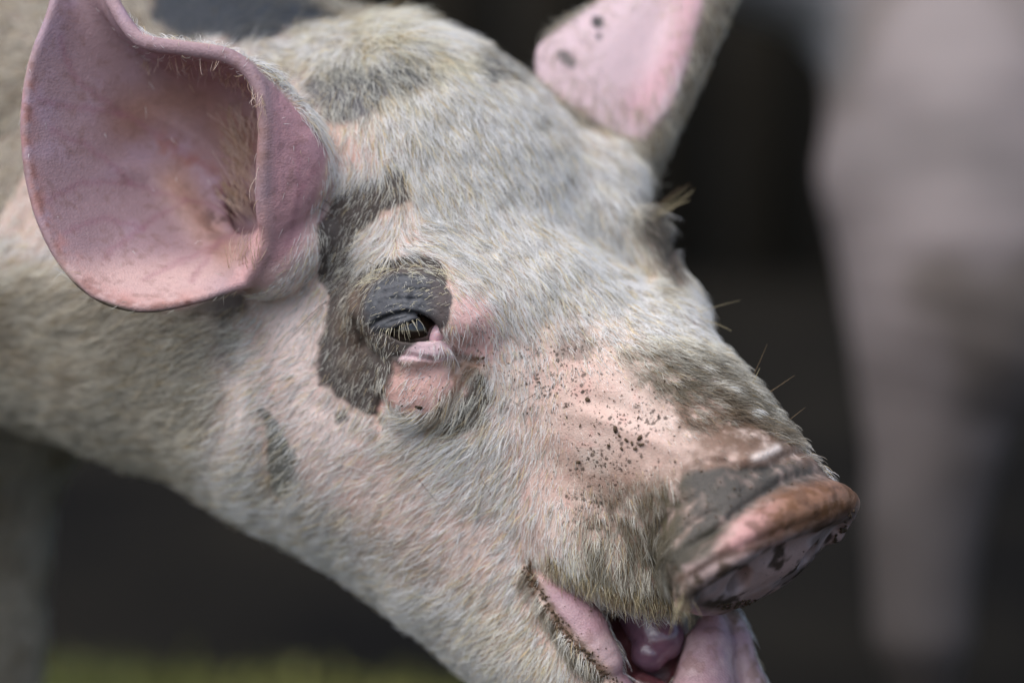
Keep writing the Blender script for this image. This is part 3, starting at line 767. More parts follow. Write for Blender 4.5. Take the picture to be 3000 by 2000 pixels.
# ---------------------------------------------------------------- the coat
# how the bristles lie: x, y of the root, direction in the picture, length in q, lift
GUIDE = [(600,110,.45,.85,90,.6),(750,90,.35,.9,105,.65),(900,40,.45,.85,105,.65),(1050,60,.5,.85,66,.5),(1180,110,.5,.85,38,.4),
 (760,250,.35,.93,60,.35),(950,250,.38,.92,62,.35),(1150,250,.35,.92,58,.35),(1330,300,.25,.95,55,.4),(1430,330,.35,.9,60,.4),
 (760,360,.2,.97,50,.2),(900,380,.3,.95,55,.3),(1000,450,.42,.9,55,.28),(1150,450,.42,.9,54,.28),(1300,450,.42,.9,54,.3),(1420,460,.3,.95,70,.5),(1500,470,.35,.9,58,.6),(1545,470,.9,.1,70,.8),(1540,560,.3,.95,30,.3),
 (790,470,-.6,.7,42,.25),(740,560,-.5,.85,42,.25),(850,430,-.3,.9,42,.25),(870,560,-.85,.45,48,.3),(800,610,-.85,.6,50,.3),(960,540,.9,.25,50,.28),(930,590,.6,.3,46,.5),(910,515,-.1,.95,50,.3),(1040,590,.75,.6,52,.28),
 (1100,560,.6,.75,55,.25),(1100,650,.62,.78,50,.25),(1230,600,.5,.86,52,.25),(1400,620,.5,.86,54,.28),(1500,640,.5,.86,52,.3),(1180,720,.5,.86,46,.22),(1350,740,.5,.86,44,.24),(1500,760,.55,.83,40,.3),(1600,760,.6,.8,42,.45),
 (1620,680,.8,.5,60,.6),(900,690,-.7,.6,14,.25),(980,690,.5,.6,12,.2),(770,700,-.45,.9,38,.3),(760,820,-.5,.85,40,.28),(830,900,-.5,.85,40,.3),(870,800,-.5,.8,30,.3),
 (950,900,-.6,.7,34,.25),(1040,900,-.55,.8,50,.3),(1100,860,-.35,.93,48,.3),(1130,940,-.55,.82,62,.32),(1050,1010,-.75,.6,66,.32),(960,1010,-.85,.45,60,.32),(1180,930,-.25,.95,44,.25),(1250,860,.1,.98,30,.22),(1160,830,.2,.9,34,.22),
 (1230,1020,-.35,.93,44,.28),(1130,1090,-.6,.78,54,.3),(1010,1130,-.8,.5,54,.3),(880,1040,-.8,.45,46,.28),(850,1200,-.82,.5,48,.28),(1000,1260,-.82,.5,48,.28),(1120,1200,-.7,.6,46,.3),(1200,1350,-.6,.7,42,.3),(1100,1450,-.75,.6,50,.35),(950,1400,-.8,.5,54,.4),
 (700,850,-.75,.35,40,.22),(650,1000,-.75,.5,44,.25),(700,1150,-.8,.55,50,.28),(620,700,-.6,.6,36,.2),(560,1150,-.8,.5,56,.35),(780,1350,-.8,.55,60,.4),
 (400,850,-.95,.2,64,.3),(200,900,-.95,.1,70,.3),(400,1050,-.9,.3,66,.35),(100,700,-.95,.1,70,.3),(520,800,-.85,.2,50,.25),
 (1340,930,.5,.7,16,.2),(1420,1000,.4,.8,14,.2),(1450,850,.6,.75,26,.35),(1560,860,.6,.7,32,.45),(1640,850,.85,.4,40,.7),(1700,930,.9,.2,42,.9),(1780,980,.9,.1,42,.95),(1860,1040,.9,.05,40,.95),(1640,960,.6,.6,26,.45),(1750,1010,.8,.4,22,.5),
 (1330,1090,.0,.95,24,.25),(1300,1200,-.2,.95,32,.3),(1420,1180,.1,.98,30,.35),(1480,1260,.05,.98,38,.4),(1400,1330,.05,.98,44,.5),(1300,1290,.1,.95,46,.5),(1500,1350,.12,.98,46,.5),(1560,1390,.2,.95,52,.45),(1620,1400,.25,.95,40,.4),
 (350,80,-.2,-.9,26,.8),(480,95,.1,-.95,30,.9),(560,120,.4,-.85,30,.8),(640,220,.6,-.5,24,.5),(700,400,.3,.8,30,.2),(400,200,.3,.9,50,.4),(540,260,.5,.8,60,.4),(570,380,.55,.8,80,.5),(520,560,.7,-.5,50,.5),(250,450,.3,.9,16,.3),
 (1640,60,.3,.9,34,.3),(1600,180,.2,.95,40,.35),(1520,300,.2,.95,50,.4),(1350,60,-.6,-.6,36,.6),(1260,80,-.5,-.7,36,.6),(1450,120,.2,.9,16,.2)]
GD = np.array(GUIDE)
def comb(px, py):
    w = np.zeros(len(px)); acc = np.zeros((len(px), 4)); lo = np.zeros(len(px))
    for g in GD:
        d2 = (px - g[0]) ** 2 + (py - g[1]) ** 2
        k = 1 / (d2 + 900.0) ** 2
        n = math.hypot(g[2], g[3])
        acc += k[:, None] * np.array([g[2] / n, g[3] / n, g[4], g[5]]); w += k
    return acc / w[:, None]
def make_hair(name, pts, rad, col, parent, label=None, stuff=True, m=None):
    """pts: hairs x points x 3 in q; rad: hairs x points in q"""
    n, k = pts.shape[:2]
    hc = bpy.data.hair_curves.new(name)
    hc.add_curves([k] * n)
    W = to_world(pts.reshape(-1, 3)) - base
    hc.attributes['position'].data.foreach_set('vector', np.ascontiguousarray(W, np.float32).ravel())
    ra = hc.attributes.get('radius') or hc.attributes.new('radius', 'FLOAT', 'POINT')
    ra.data.foreach_set('value', (rad.reshape(-1) * Q).astype(np.float32))
    ca = hc.attributes.new('col', 'FLOAT_COLOR', 'CURVE')
    c4 = np.ones((n, 4), np.float32); c4[:, :3] = col
    ca.data.foreach_set('color', c4.ravel())
    hc.materials.append(m or HAIR)
    o = link(name, hc, parent)
    if stuff: o['kind'] = 'stuff'
    return o
def grow(N, T, length, lift, droop, n, k=5, curl=0.0, seed=0):
    """hairs bend from root normal-ish towards the tangent, then droop"""
    r = np.random.default_rng(seed)
    L = length[:, None]
    S = nrm(np.cross(N, T))
    out = []; p = np.zeros((n, 3)); out.append(p.copy())
    ph = r.uniform(0, 6.28, n); cu = curl * r.normal(0, 1, n)
    for i in range(1, k):
        t = i / (k - 1)
        up = lift * (1.25 - 1.15 * t)
        d = T * (1 - .25 * up[:, None]) + N * up[:, None] - UW * (droop[:, None] * t)
        d = d + S * (cu * math.cos(2.2 * t * 1.6) + 0.12 * np.sin(ph + 3 * t))[:, None]
        p = p + nrm(d) * L / (k - 1); out.append(p.copy())
    return np.stack(out, 1)
if FUR:
    t1 = time.time()
    area = np.linalg.norm(FN, axis=1)
    cen = PV[PF].mean(1); cx, cy = proj(cen)
    fac = FACING[PF].mean(1)
    inside = (cx > -250) & (cx < 2500) & (cy > -350) & (cy < 1900) & (cen[:, 2] > -1500)
    dv = DEN[PF].mean(1)
    near = np.clip(1.25 + cen[:, 2] / 700.0, .35, 1.0)
    rate = area / 21.0 * dv * np.where(fac > -.25, 1.0, .25) * near * inside
    rate *= 1.0
    num = rng.poisson(rate)
    fi = np.repeat(np.arange(len(PF)), num); n = len(fi)
    u, v = rng.random(n), rng.random(n)
    q = PF[fi]
    w4 = [(1 - u) * (1 - v), u * (1 - v), u * v, (1 - u) * v]
    R = sum(PV[q[:, i]] * w4[i][:, None] for i in range(4))
    N = nrm(sum(VN[q[:, i]] * w4[i][:, None] for i in range(4)))
    hc_ = sum(HC[q[:, i]] * w4[i][:, None] for i in range(4))
    dn = sum(DEN[q[:, i]] * w4[i] for i in range(4))
    hx, hy = proj(R)
    g = comb(hx, hy)
    far = np.clip(-(R[:, 2] + 520) / 300.0, 0, 1)
    dirn = np.stack([g[:, 0], -g[:, 1], np.zeros(n)], 1)
    dirn = dirn * (1 - far[:, None] * (hx < 1100)[:, None]) + (BV + UW * -.3) * far[:, None] * (hx < 1100)[:, None]
    # locks that lean together, plus each bristle's own mind
    lk = np.stack([fbm(R, 46, 61 + i * 5, 2) - .5 for i in range(3)], 1)
    lk2 = np.stack([vnoise(R, 15, 81 + i * 5) - .5 for i in range(3)], 1)
    dirn = dirn + lk * .55 + lk2 * .22 + rng.normal(0, .17, (n, 3))
    T = nrm(dirn - N * (dirn * N).sum(1)[:, None])
    ln = g[:, 2] * rng.uniform(.45, 1.25, n) * (.8 + .5 * (vnoise(R, 70, 91)))
    ln *= np.clip(.55 + dn * .6, .5, 1.0)
    lf = np.clip(g[:, 3] * rng.uniform(.4, 1.3, n) + .04, .03, 1.0)
    pts = R[:, None] - N[:, None] * 1.5 + grow(N, T, ln, lf, np.full(n, .12), n, 5, .12, 5)
    th = rng.uniform(.36, .82, n) * np.where(R[:, 2] < -600, 1.5, 1.0)
    rad = th[:, None] * np.array([1.0, .95, .8, .55, .15])[None] * .95
    tone = np.where(rng.random(n) < .75, rng.uniform(1.05, 1.35, n), rng.uniform(.4, .85, n))
    hc2 = hc_ * tone[:, None]
    warm = rng.random(n)
    hc2 = np.where((warm < .12)[:, None], hc2 * np.array([.88, .76, .56]), hc2)
    hc2 = np.where((warm > .985)[:, None], hc2 * np.array([.34, .28, .22]), hc2)
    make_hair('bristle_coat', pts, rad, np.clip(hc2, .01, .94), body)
    # a scatter of longer, stiffer, brighter bristles standing out of the coat
    pick = np.where((rng.random(n) < .13 * np.clip(dn, 0, 1) ** 1.2) & (R[:, 2] > -700) & (g[:, 2] > 26))[0]
    n3 = len(pick)
    ln3 = g[pick, 2] * rng.uniform(.65, 1.2, n3); lf3 = np.clip(g[pick, 3] * rng.uniform(.7, 1.7, n3), .05, 1.1)
    D3 = dirn[pick] + rng.normal(0, .16, (n3, 3)); N3 = N[pick]; T3 = nrm(D3 - N3 * (D3 * N3).sum(1)[:, None])
    p3 = (R[pick] + rng.normal(0, 2, (n3, 3)))[:, None] - N3[:, None] * 1.5 + grow(N3, T3, ln3, lf3, np.full(n3, .1), n3, 6, .1, 9)
    r3 = rng.uniform(.62, 1.0, n3)[:, None] * np.array([1.0, 1.0, .92, .8, .6, .2])[None]
    c3 = hc_[pick] * rng.uniform(.95, 1.4, n3)[:, None]
    c3 = np.where((rng.random(n3) < .10)[:, None], c3 * np.array([.8, .66, .44]), c3)
    make_hair('long_bristles', p3, r3, np.clip(c3, .01, .95), body)
    print('hairs', n, round(time.time() - t1, 1), flush=True)

# ---------------------------------------------------------------- a few hairs of their own
SKIN_T = BVHTree.FromPolygons([Vector(v) for v in PV], PF.tolist())
CAMV = Vector((0, 0, D))
def hit(px, py):
    """the point of the pig's skin behind a place in the picture, with its normal"""
    d = (Vector(P3(px, py, 0)) - CAMV).normalized()
    r = SKIN_T.ray_cast(CAMV, d)
    if r[0] is None: return None, None
    nn = np.array(r[1]); 
    if nn @ np.array(d) > 0: nn = -nn
    return np.array(r[0]), nn
def free_hairs(name, specs, col, parent, r0=.9, k=7, seed=1, **kw):
    """specs: list of (root x, y, tip x, y, tip rise towards the viewer, bow)"""
    rr = np.random.default_rng(seed); P_, R_, C_ = [], [], []
    for sp in specs:
        a, nn = hit(sp[0], sp[1])
        if a is None: continue
        b = P3(sp[2], sp[3], a[2] + sp[4])
        mid = (a + b) / 2 + nn * sp[5] + rr.normal(0, 2.0, 3)
        t = np.linspace(0, 1, k)[:, None]
        P_.append((1 - t) ** 2 * (a - nn * 2) + 2 * t * (1 - t) * mid + t * t * b)
        R_.append(r0 * rr.uniform(.75, 1.2) * np.linspace(1, .15, k) ** .6)
        c = np.asarray(col[rr.integers(len(col))]) * rr.uniform(.8, 1.15); C_.append(c)
    return make_hair(name, np.array(P_), np.array(R_), np.clip(np.array(C_), 0, .95), parent, **kw)
CR = C(238, 230, 200); YL = C(214, 190, 130); BK = C(60, 46, 36); GR = C(150, 138, 110)
sp = []
lid = crom([np.array([x, y, 0.]) for x, y in SLIT_U[:8]], 8)
for i in range(30):
    t = rng.beta(1.3, 1.2); p = lid[int(t * (len(lid) - 1))]
    L = rng.uniform(18, 40) * (.6 + .7 * t)
    sp.append((p[0] + rng.normal(0, 1.5), p[1] - 4 + rng.normal(0, 1.2), p[0] + (t - .25) * 26 + rng.normal(0, 4), p[1] + L, rng.uniform(6, 26), 8))
free_hairs('eyelashes', sp, [CR, CR, C(214, 204, 176)], body, .6)
sp = []
for i in range(46):      # pale hairs across the brow and lid
    x = rng.uniform(850, 1030); y = 612 + 30 * abs((x - 940) / 90) ** 2 + rng.normal(0, 7)
    a = rng.choice([rng.uniform(-.5, .6), rng.uniform(-2.6, 2.6)], p=[.75, .25]); L = rng.uniform(24, 62)
    sp.append((x, y, x + L * math.cos(a) * (1 if x > 920 else -1), y + L * (.25 + .4 * abs(math.sin(a))), rng.uniform(6, 22), 14))
for i in range(60):
    x = rng.uniform(850, 1020); y = rng.uniform(650, 722); L = rng.uniform(8, 20)
    sp.append((x, y, x + L * .85 * (-1 if x < 880 else 1), y + L * (-.35 if x > 900 else .4), 3, 2))
free_hairs('brow_hairs', sp, [CR, CR, C(200, 196, 180)], body, .85, seed=3)
sp = [(742, 405, 700, 372, 40, 8), (760, 470, 690, 420, 50, 10), (770, 500, 682, 448, 60, 10), (752, 690, 680, 757, 60, 20), (745, 700, 655, 790, 40, 10), (875, 612, 838, 596, 26, 6),
      (1000, 640, 1012, 606, 22, 4), (905, 632, 930, 585, 20, 4), (1235, 900, 1190, 930, 20, 6), (950, 1085, 1010, 1160, 30, 10), (990, 1010, 1050, 890, 30, 9), (1190, 1238, 1214, 1256, 6, 3), (1226, 1230, 1222, 1252, 10, 3),
      (1090, 1180, 1120, 1170, 8, 3), (1100, 1090, 1130, 1140, 14, 5), (870, 640, 855, 700, 24, 8)]
free_hairs('dark_whiskers', sp, [BK, C(90, 62, 40)], body, .8, seed=4)
sp = [(1722, 880, 1762, 790, 10, 6), (1725, 888, 1745, 845, 10, 3), (1750, 912, 1825, 862, 20, 5), (1800, 975, 1850, 935, 10, 3), (1840, 1010, 1905, 968, 16, 3), (1790, 950, 1830, 915, 6, 3), (1560, 480, 1610, 450, 10, 8), (1545, 470, 1600, 418, 14, 8),
      (1540, 460, 1570, 410, 14, 8), (1550, 470, 1600, 440, 14, 10), (1600, 730, 1680, 760, 10, 10), (1595, 720, 1700, 690, 10, 8), (1940, 1085, 1972, 1050, 10, 3), (1925, 1080, 1950, 1046, 6, 3)]
sp += [(rng.uniform(1485, 1535), rng.uniform(462, 505), rng.uniform(1560, 1612), rng.uniform(415, 470), rng.uniform(-10, 30), 12) for i in range(18)]
free_hairs('whiskers', sp, [C(190, 176, 140), C(130, 110, 84)], body, .95, seed=5)
sp = []
for i in range(330):     # bristles hanging over the mouth
    t = rng.random(); x = 1255 + 330 * t + rng.normal(0, 6); y = np.interp(x, [1215, 1290, 1350, 1440, 1520, 1620, 1700], [1275, 1305, 1338, 1368, 1380, 1395, 1398]) - abs(rng.normal(0, 12))
    L = rng.uniform(24, 60) * (1.35 if rng.random() < .12 else 1)
    sp.append((x, y, x + rng.normal(2, 13), y + L, rng.uniform(-10, 22), 9))
free_hairs('lip_bristles', sp, [C(200, 190, 160), C(168, 154, 122), C(112, 96, 72)], body, .9, seed=6)
sp = []
for i in range(370):     # soft fringe inside and along the ear
    if i < 110:
        t = rng.random(); x = np.interp(t, [0, .5, 1], [330, 500, 610]); y = np.interp(t, [0, .5, 1], [118, 132, 210]) + rng.uniform(6, 40); a = rng.uniform(.3, 1.9)
        L = rng.uniform(20, 52); sp.append((x, y, x - L * math.cos(a) * .6 + 6, y + L * math.sin(a) * .8, rng.uniform(4, 30), 8))
    elif i < 330:
        t = rng.random(); x = 598 - 45 * t + rng.normal(0, 8); y = 230 + 240 * rng.random(); L = rng.uniform(40, 85)
        sp.append((x - 70 * rng.random(), y, x - 10 + rng.normal(0, 10), y + L * .75, rng.uniform(5, 40), 14))
    else:
        x = rng.uniform(525, 600); y = rng.uniform(560, 625); L = rng.uniform(30, 60)
        sp.append((x, y, x + rng.uniform(-10, 30), y - L, rng.uniform(10, 40), 12))
free_hairs('ear_fringe', sp, [C(232, 214, 200), C(200, 176, 150)], body, .72, seed=8)

# ---------------------------------------------------------------- tongue, teeth ridge, crumbs
def blob(name, pts, rs, m, parent, noise=3, res=5.0, **kw):
    pts = np.asarray(pts, float); lo = pts.min(0) - max(rs) - 25; hi = pts.max(0) + max(rs) + 25
    ax = [np.arange(lo[i], hi[i], res, dtype=np.float32) for i in range(3)]
    ax = [a[: (len(a) - 1) // 4 * 4 + 1] for a in ax]
    fn = lambda P: chain(P, pts, rs) + (fbm(P, 40, 17, 2) - .5) * noise
    V, F = surface(fn, *ax)
    me = fast_mesh(name, to_world(V) - base, F); me.materials.append(m)
    return link(name, me, parent, **kw)
def flesh(name, c1, c2, rough=.18):
    m, nt, b = mat(name, Roughness=rough, Specular_IOR_Level=.6, Subsurface_Weight=.25)
    b.inputs['Subsurface Scale'].default_value = .003; b.inputs['Subsurface Radius'].default_value = (1, .4, .3)
    b.inputs['Coat Weight'].default_value = .6; b.inputs['Coat Roughness'].default_value = .08
    co = node(nt, 'ShaderNodeTexCoord'); nz = node(nt, 'ShaderNodeTexNoise', Scale=60.0, Detail=4.0); nt.links.new(co.outputs['Object'], nz.inputs['Vector'])
    rp = node(nt, 'ShaderNodeValToRGB'); rp.color_ramp.elements[0].color = (*c1, 1); rp.color_ramp.elements[1].color = (*c2, 1)
    rp.color_ramp.elements[0].position = .35; rp.color_ramp.elements[1].position = .65
    nt.links.new(nz.outputs[0], rp.inputs[0]); nt.links.new(rp.outputs[0], b.inputs['Base Color'])
    n3 = node(nt, 'ShaderNodeTexNoise', Scale=230.0, Detail=3.0); nt.links.new(co.outputs['Object'], n3.inputs['Vector'])
    bp = node(nt, 'ShaderNodeBump', Strength=.6, Distance=.001); nt.links.new(n3.outputs[0], bp.inputs['Height']); nt.links.new(bp.outputs[0], b.inputs['Normal'])
    return m
m_tongue = flesh('wet_tongue', C(108, 80, 96), C(130, 92, 106))
m_gum = flesh('wet_gum', C(84, 44, 48), C(120, 74, 80), .4)
blob('tongue', [P3(1450, 1330, -240), P3(1490, 1405, -200), P3(1512, 1462, -172), P3(1492, 1498, -160)], [74, 74, 62, 46], m_tongue, body, 9)
blob('gum', [P3(1470, 1575, -135), P3(1540, 1612, -120), P3(1620, 1620, -140)], [34, 40, 36], m_gum, body, 9)
m_crumb, _, _b = mat('dirt_crumbs', Base_Color=C(84, 68, 50), Roughness=.9)
def crumbs(name, specs, m, parent):
    V, F = [], []
    r = np.random.default_rng(12)
    ico = np.array([[0, 0, 1], [.9, 0, .3], [.28, .85, .3], [-.73, .53, .3], [-.73, -.53, .3], [.28, -.85, .3], [0, 0, -1]])
    fc = [(0, 1, 2), (0, 2, 3), (0, 3, 4), (0, 4, 5), (0, 5, 1), (6, 2, 1), (6, 3, 2), (6, 4, 3), (6, 5, 4), (6, 1, 5)]
    for (x, y, s_) in specs:
        a, nn = hit(x, y)
        if a is None: continue
        t = nrm(np.cross(nn, r.normal(0, 1, 3))); b = np.cross(nn, t)
        sc_ = np.array([s_ * r.uniform(.6, 1.5), s_ * r.uniform(.5, 1.0), s_ * r.uniform(.25, .45)])
        o = len(V)
        for p in ico:
            p = p * r.uniform(.75, 1.25, 3) * sc_; V.append(a + nn * (s_ * .15 + r.uniform(0, 4)) + t * p[0] + b * p[1] + nn * p[2])
        F += [tuple(i + o for i in f) for f in fc]
    me = fast_mesh(name, to_world(np.array(V)) - base, np.array(F)); me.materials.append(m)
    return link(name, me, parent, kind='stuff')
sp = []
for cx_, cy_, sx, sy, n_, smin_, smax_ in ((1150,850,110,70,90,1.5,4.5),(1080,780,70,50,40,1.5,4),(1300,820,120,70,120,1.5,5),(1270,860,75,55,150,1.5,4.5),(1450,960,60,45,70,2,7.5),(1400,1080,100,60,120,1.3,4),(1160,800,90,60,60,1.2,3.5),(960,880,60,45,40,1.2,4),(1350,770,90,40,70,1.5,4),(1600,1150,60,50,60,2,6),(1330,1210,60,60,80,1.2,3),(1300,1440,50,60,60,1.5,4.5),(1090,760,45,50,22,1.2,3.5),(1000,960,60,25,20,2,6),(1200,1080,160,120,60,1,3),(1750,1330,90,50,40,2,6),(1590,1330,25,25,14,3,8),(1800,1130,80,25,30,2,6)):
    for i in range(n_): sp.append((rng.normal(cx_, sx), rng.normal(cy_, sy), smin_ + (smax_ - smin_) * rng.random() ** 2.2))
sp = [p for p in sp if not (poly(np.array([p[0]]), np.array([p[1]]), LIDP)[0] < 8)]
sp = [(a_, b_, c_ * .58) for a_, b_, c_ in sp]
for i in range(200):
    t = rng.random(); sp.append((np.interp(t, [0, .3, .6, 1], [1212, 1262, 1325, 1420]) + rng.normal(0, 8), np.interp(t, [0, .3, .6, 1], [1300, 1395, 1480, 1575]) + rng.normal(0, 8), rng.uniform(1.5, 5)))
sp += [(963, 934, 9), (1008, 938, 9), (925, 930, 5), (1100, 822, 7), (1110, 820, 6), (1415, 985, 9), (1440, 1010, 8), (1425, 1000, 7), (1452, 1018, 6), (1475, 1020, 7), (1430, 1030, 5), (1460, 1030, 8), (1400, 1022, 6), (1350, 918, 7), (1470, 1005, 7), (1330, 1060, 7)]
crumbs('dirt_crumbs', sp, m_crumb, body)
# a bead of muck and straw bits hanging from the lower edge of the snout
sp = []
for i in range(160):
    t = rng.random(); x = np.interp(t, [0, .35, .6, .85, 1], [1660, 1760, 1850, 1930, 1968]); y = np.interp(t, [0, .35, .6, .85, 1], [1400, 1390, 1345, 1250, 1180])
    sp.append((x - rng.uniform(4, 16), y - rng.uniform(4, 18), rng.uniform(2.5, 8)))
crumbs('muck_beads', sp, m_crumb, body)

# ---------------------------------------------------------------- the second pig
def sdf2(P):
    P = np.asarray(P, np.float32); Z = -3900
    ln_ = crom([np.append(P3(*p), r) for p, r in (((2260,60,Z-200),620),((2250,330,Z-60),590),((2250,620,Z),540),((2165,900,Z),335),((2130,1180,Z+20),235),((2115,1450,Z+30),190))], 4)
    d = chain(P, ln_[:, :3], ln_[:, 3])
    a = P3(2120, 1450, Z + 30); g = drop(a, 60)
    d = smin(d, chain(P, [a, (a + g) / 2 + np.array([15, 0, 0]), g - np.array([30, 0, 0])], [170, 110, 130]), 60)
    d = smin(d, cone(P, P3(1980, 400, Z + 60), P3(2100, 450, Z), 100, 240), 300)
    d = smin(d, cone(P, P3(2350, -100, Z - 500), P3(4300, -60, Z - 1100), 800, 900), 300)         # barrel
    d = smin(d, cone(P, P3(2150, -120, Z - 450), P3(1750, -210, Z - 250), 560, 420), 260)          # neck
    d = smin(d, cone(P, P3(1750, -210, Z - 250), P3(1330, -260, Z + 150), 400, 170), 200)
    d = smin(d, ellip(P, P3(1290, -262, Z + 200), I3, (60, 170, 170)), 60)
    for x, zz, r in ((2560, -900, 230), (3900, -500, 330), (4050, -1500, 330)):
        a = P3(x, 350, Z + zz); g = drop(a, 60)
        d = smin(d, chain(P, [a, a + (g - a) * .5, g], [r, r * .45, r * .4]), 150)
    for s_ in (-1, 1):
        d = smin(d, ellip(P, P3(1760, -480, Z - 250 + s_ * 300), rotz(20), (150, 260, 40)), 60)
    return d + (fbm(P, 420, 51, 2) - .5) * 60
GX2 = graded(300, 6400, [(500, 2200, 24)]); GY2 = graded(-3600, 2600, [(-1400, 900, 24)]); GZ2 = graded(-6400, -3000, [(-4700, -3300, 30)])
V2, F2 = surface(sdf2, GX2, GY2, GZ2)
N2, _ = normals(V2, F2)
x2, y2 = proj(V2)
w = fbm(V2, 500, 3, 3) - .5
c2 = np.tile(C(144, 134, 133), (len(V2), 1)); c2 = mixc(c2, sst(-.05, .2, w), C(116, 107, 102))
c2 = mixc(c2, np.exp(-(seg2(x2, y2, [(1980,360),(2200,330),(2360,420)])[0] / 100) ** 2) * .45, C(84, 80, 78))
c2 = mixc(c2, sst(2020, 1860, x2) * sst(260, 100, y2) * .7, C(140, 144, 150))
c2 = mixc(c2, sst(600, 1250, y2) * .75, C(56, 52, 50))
base2 = to_world(drop(P3(2120, 1450, -3870)))
pig2 = link('pig', None, label='blurred greyish pink pig standing behind, only its shoulder and front leg in view', category='pig')
pig2.location = base2
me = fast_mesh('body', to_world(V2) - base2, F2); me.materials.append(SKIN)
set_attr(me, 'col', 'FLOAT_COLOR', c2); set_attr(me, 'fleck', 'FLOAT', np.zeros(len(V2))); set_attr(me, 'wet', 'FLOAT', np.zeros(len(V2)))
link('body', me, pig2)

# ---------------------------------------------------------------- ground and wall
m_soil, nt_, b_ = mat('dark_soil', Roughness=.95)
b_.inputs['Specular IOR Level'].default_value = .15
co_ = node(nt_, 'ShaderNodeTexCoord'); nz_ = node(nt_, 'ShaderNodeTexNoise', Scale=2.2, Detail=8.0); nt_.links.new(co_.outputs['Object'], nz_.inputs['Vector'])
rp_ = node(nt_, 'ShaderNodeValToRGB'); rp_.color_ramp.elements[0].color = (.002, .0017, .0013, 1); rp_.color_ramp.elements[1].color = (.012, .0102, .007, 1)
rp_.color_ramp.elements[0].position = .35; rp_.color_ramp.elements[1].position = .68
nt_.links.new(nz_.outputs[0], rp_.inputs[0]); nt_.links.new(rp_.outputs[0], b_.inputs['Base Color'])
gx = np.concatenate([-np.geomspace(300, 4, 14), np.linspace(-3.6, 3.6, 91), np.geomspace(4, 300, 14)])
gy = np.concatenate([-np.geomspace(300, 1.2, 14), np.linspace(-1, 6.5, 95), np.geomspace(7, 300, 14)])
GXX, GYY = np.meshgrid(gx, gy, indexing='ij'); gp = np.stack([GXX.ravel(), GYY.ravel(), np.zeros(GXX.size)], 1)
gp[:, 2] = -.02 + .035 * (fbm(gp, .35, 71, 3) - .5) * (np.abs(gp[:, 0]) < 8) * (np.abs(gp[:, 1]) < 8)
ng = len(gy); ii, jj = np.meshgrid(np.arange(len(gx) - 1), np.arange(ng - 1), indexing='ij'); k0 = (ii * ng + jj).ravel()
me = fast_mesh('ground', gp, np.stack([k0, k0 + ng, k0 + ng + 1, k0 + 1], 1)); me.materials.append(m_soil)
link('ground', me, None, kind='structure')
# grass: a strip of lawn between the camera and the trodden earth
gr = np.random.default_rng(5)
def edge_y(x): return 2.52 - .10 * (x + .45) - .02 * np.sin(x * 3)
nb = 60000
bx = gr.uniform(-2.6, 1.0, nb); by = gr.uniform(0, 1, nb) ** .6; by = edge_y(bx) - .11 - (1 - by) * 1.6 + gr.normal(0, .025, nb)
keep = (bx < .02 + gr.normal(0, .12, nb) - .9 * 0); bx, by = bx[keep], by[keep]; nb = len(bx)
h = gr.uniform(.012, .034, nb); a = gr.uniform(0, 6.28, nb); wd = gr.uniform(.0015, .003, nb); le = gr.uniform(0, .03, nb); az = gr.uniform(0, 6.28, nb)
B0 = np.stack([bx - np.cos(a) * wd, by - np.sin(a) * wd, np.full(nb, -.025)], 1)
B1 = np.stack([bx + np.cos(a) * wd, by + np.sin(a) * wd, np.full(nb, -.025)], 1)
M0 = (B0 + B1) / 2 + np.stack([np.cos(az) * le * .3, np.sin(az) * le * .3, h * .7], 1)
Tp = (B0 + B1) / 2 + np.stack([np.cos(az) * le, np.sin(az) * le, h], 1)
d_ = (B1 - B0) * .4
Vg = np.stack([B0, B1, M0 + d_, M0 - d_, Tp], 1).reshape(-1, 3); o5 = np.arange(nb)[:, None] * 5
Fg = np.concatenate([o5 + [0, 1, 2], o5 + [0, 2, 3], o5 + [3, 2, 4]])
m_gr, nt_, b_ = mat('grass_blades', Roughness=.6)
nz_ = node(nt_, 'ShaderNodeTexNoise', Scale=3.0, Detail=5.0); co_ = node(nt_, 'ShaderNodeTexCoord'); nt_.links.new(co_.outputs['Object'], nz_.inputs['Vector'])
rp_ = node(nt_, 'ShaderNodeValToRGB'); rp_.color_ramp.elements[0].color = (.13, .145, .03, 1); rp_.color_ramp.elements[1].color = (.25, .255, .06, 1)
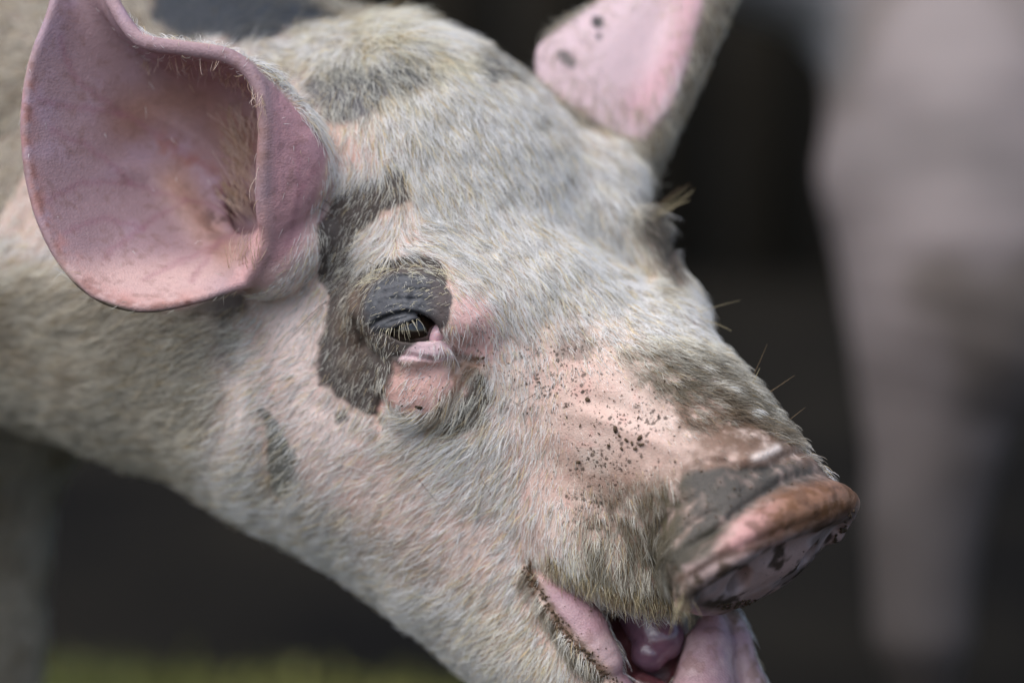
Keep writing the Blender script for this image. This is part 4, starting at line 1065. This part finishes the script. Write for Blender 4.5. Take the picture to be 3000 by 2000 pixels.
rp_.color_ramp.elements[0].position = .4; rp_.color_ramp.elements[1].position = .6
nt_.links.new(nz_.outputs[0], rp_.inputs[0]); nt_.links.new(rp_.outputs[0], b_.inputs['Base Color'])
me = fast_mesh('grass', Vg, Fg, False); me.materials.append(m_gr)
link('grass', me, None, kind='stuff', label='short green grass in front of the bare dark earth', category='grass')
# guessed board wall, added as a dark backdrop that blocks light from behind
m_wd, nt_, b_ = mat('dark_boards', Roughness=.9)
b_.inputs['Specular IOR Level'].default_value = .2
co_ = node(nt_, 'ShaderNodeTexCoord'); mp_ = node(nt_, 'ShaderNodeMapping'); mp_.inputs['Scale'].default_value = (6, 6, .6)
nt_.links.new(co_.outputs['Object'], mp_.inputs['Vector'])
nz_ = node(nt_, 'ShaderNodeTexNoise', Scale=2.0, Detail=6.0); nt_.links.new(mp_.outputs[0], nz_.inputs['Vector'])
rp_ = node(nt_, 'ShaderNodeValToRGB'); rp_.color_ramp.elements[0].color = (.017, .0145, .0105, 1); rp_.color_ramp.elements[1].color = (.05, .041, .029, 1)
nt_.links.new(nz_.outputs[0], rp_.inputs[0]); nt_.links.new(rp_.outputs[0], b_.inputs['Base Color'])
wall = link('added_board_wall', None, label='dark weathered board wall, added far behind both pigs', category='wall'); wall.location = (0, 5.6, 0)
def box_mesh(name, sx, sy, sz):
    V = np.array([[x, y, z] for x in (-sx, sx) for y in (-sy, sy) for z in (0, sz)])
    F = np.array([(0, 1, 3, 2), (4, 6, 7, 5), (0, 4, 5, 1), (2, 3, 7, 6), (0, 2, 6, 4), (1, 5, 7, 3)])
    return fast_mesh(name, V, F, False)
pm = box_mesh('board', .118, .014, 2.3); pm.materials.append(m_wd)
for i in range(34):
    o = link('board', pm, wall); o.location = ((i - 16.5) * .243, gr.uniform(-.006, .006), -.06)
rm = box_mesh('rail', 4.2, .03, .1); rm.materials.append(m_wd)
for z_ in (.35, 1.75):
    o = link('rail', rm, wall); o.location = (0, .06, z_)
print('total', round(time.time() - T0, 1))
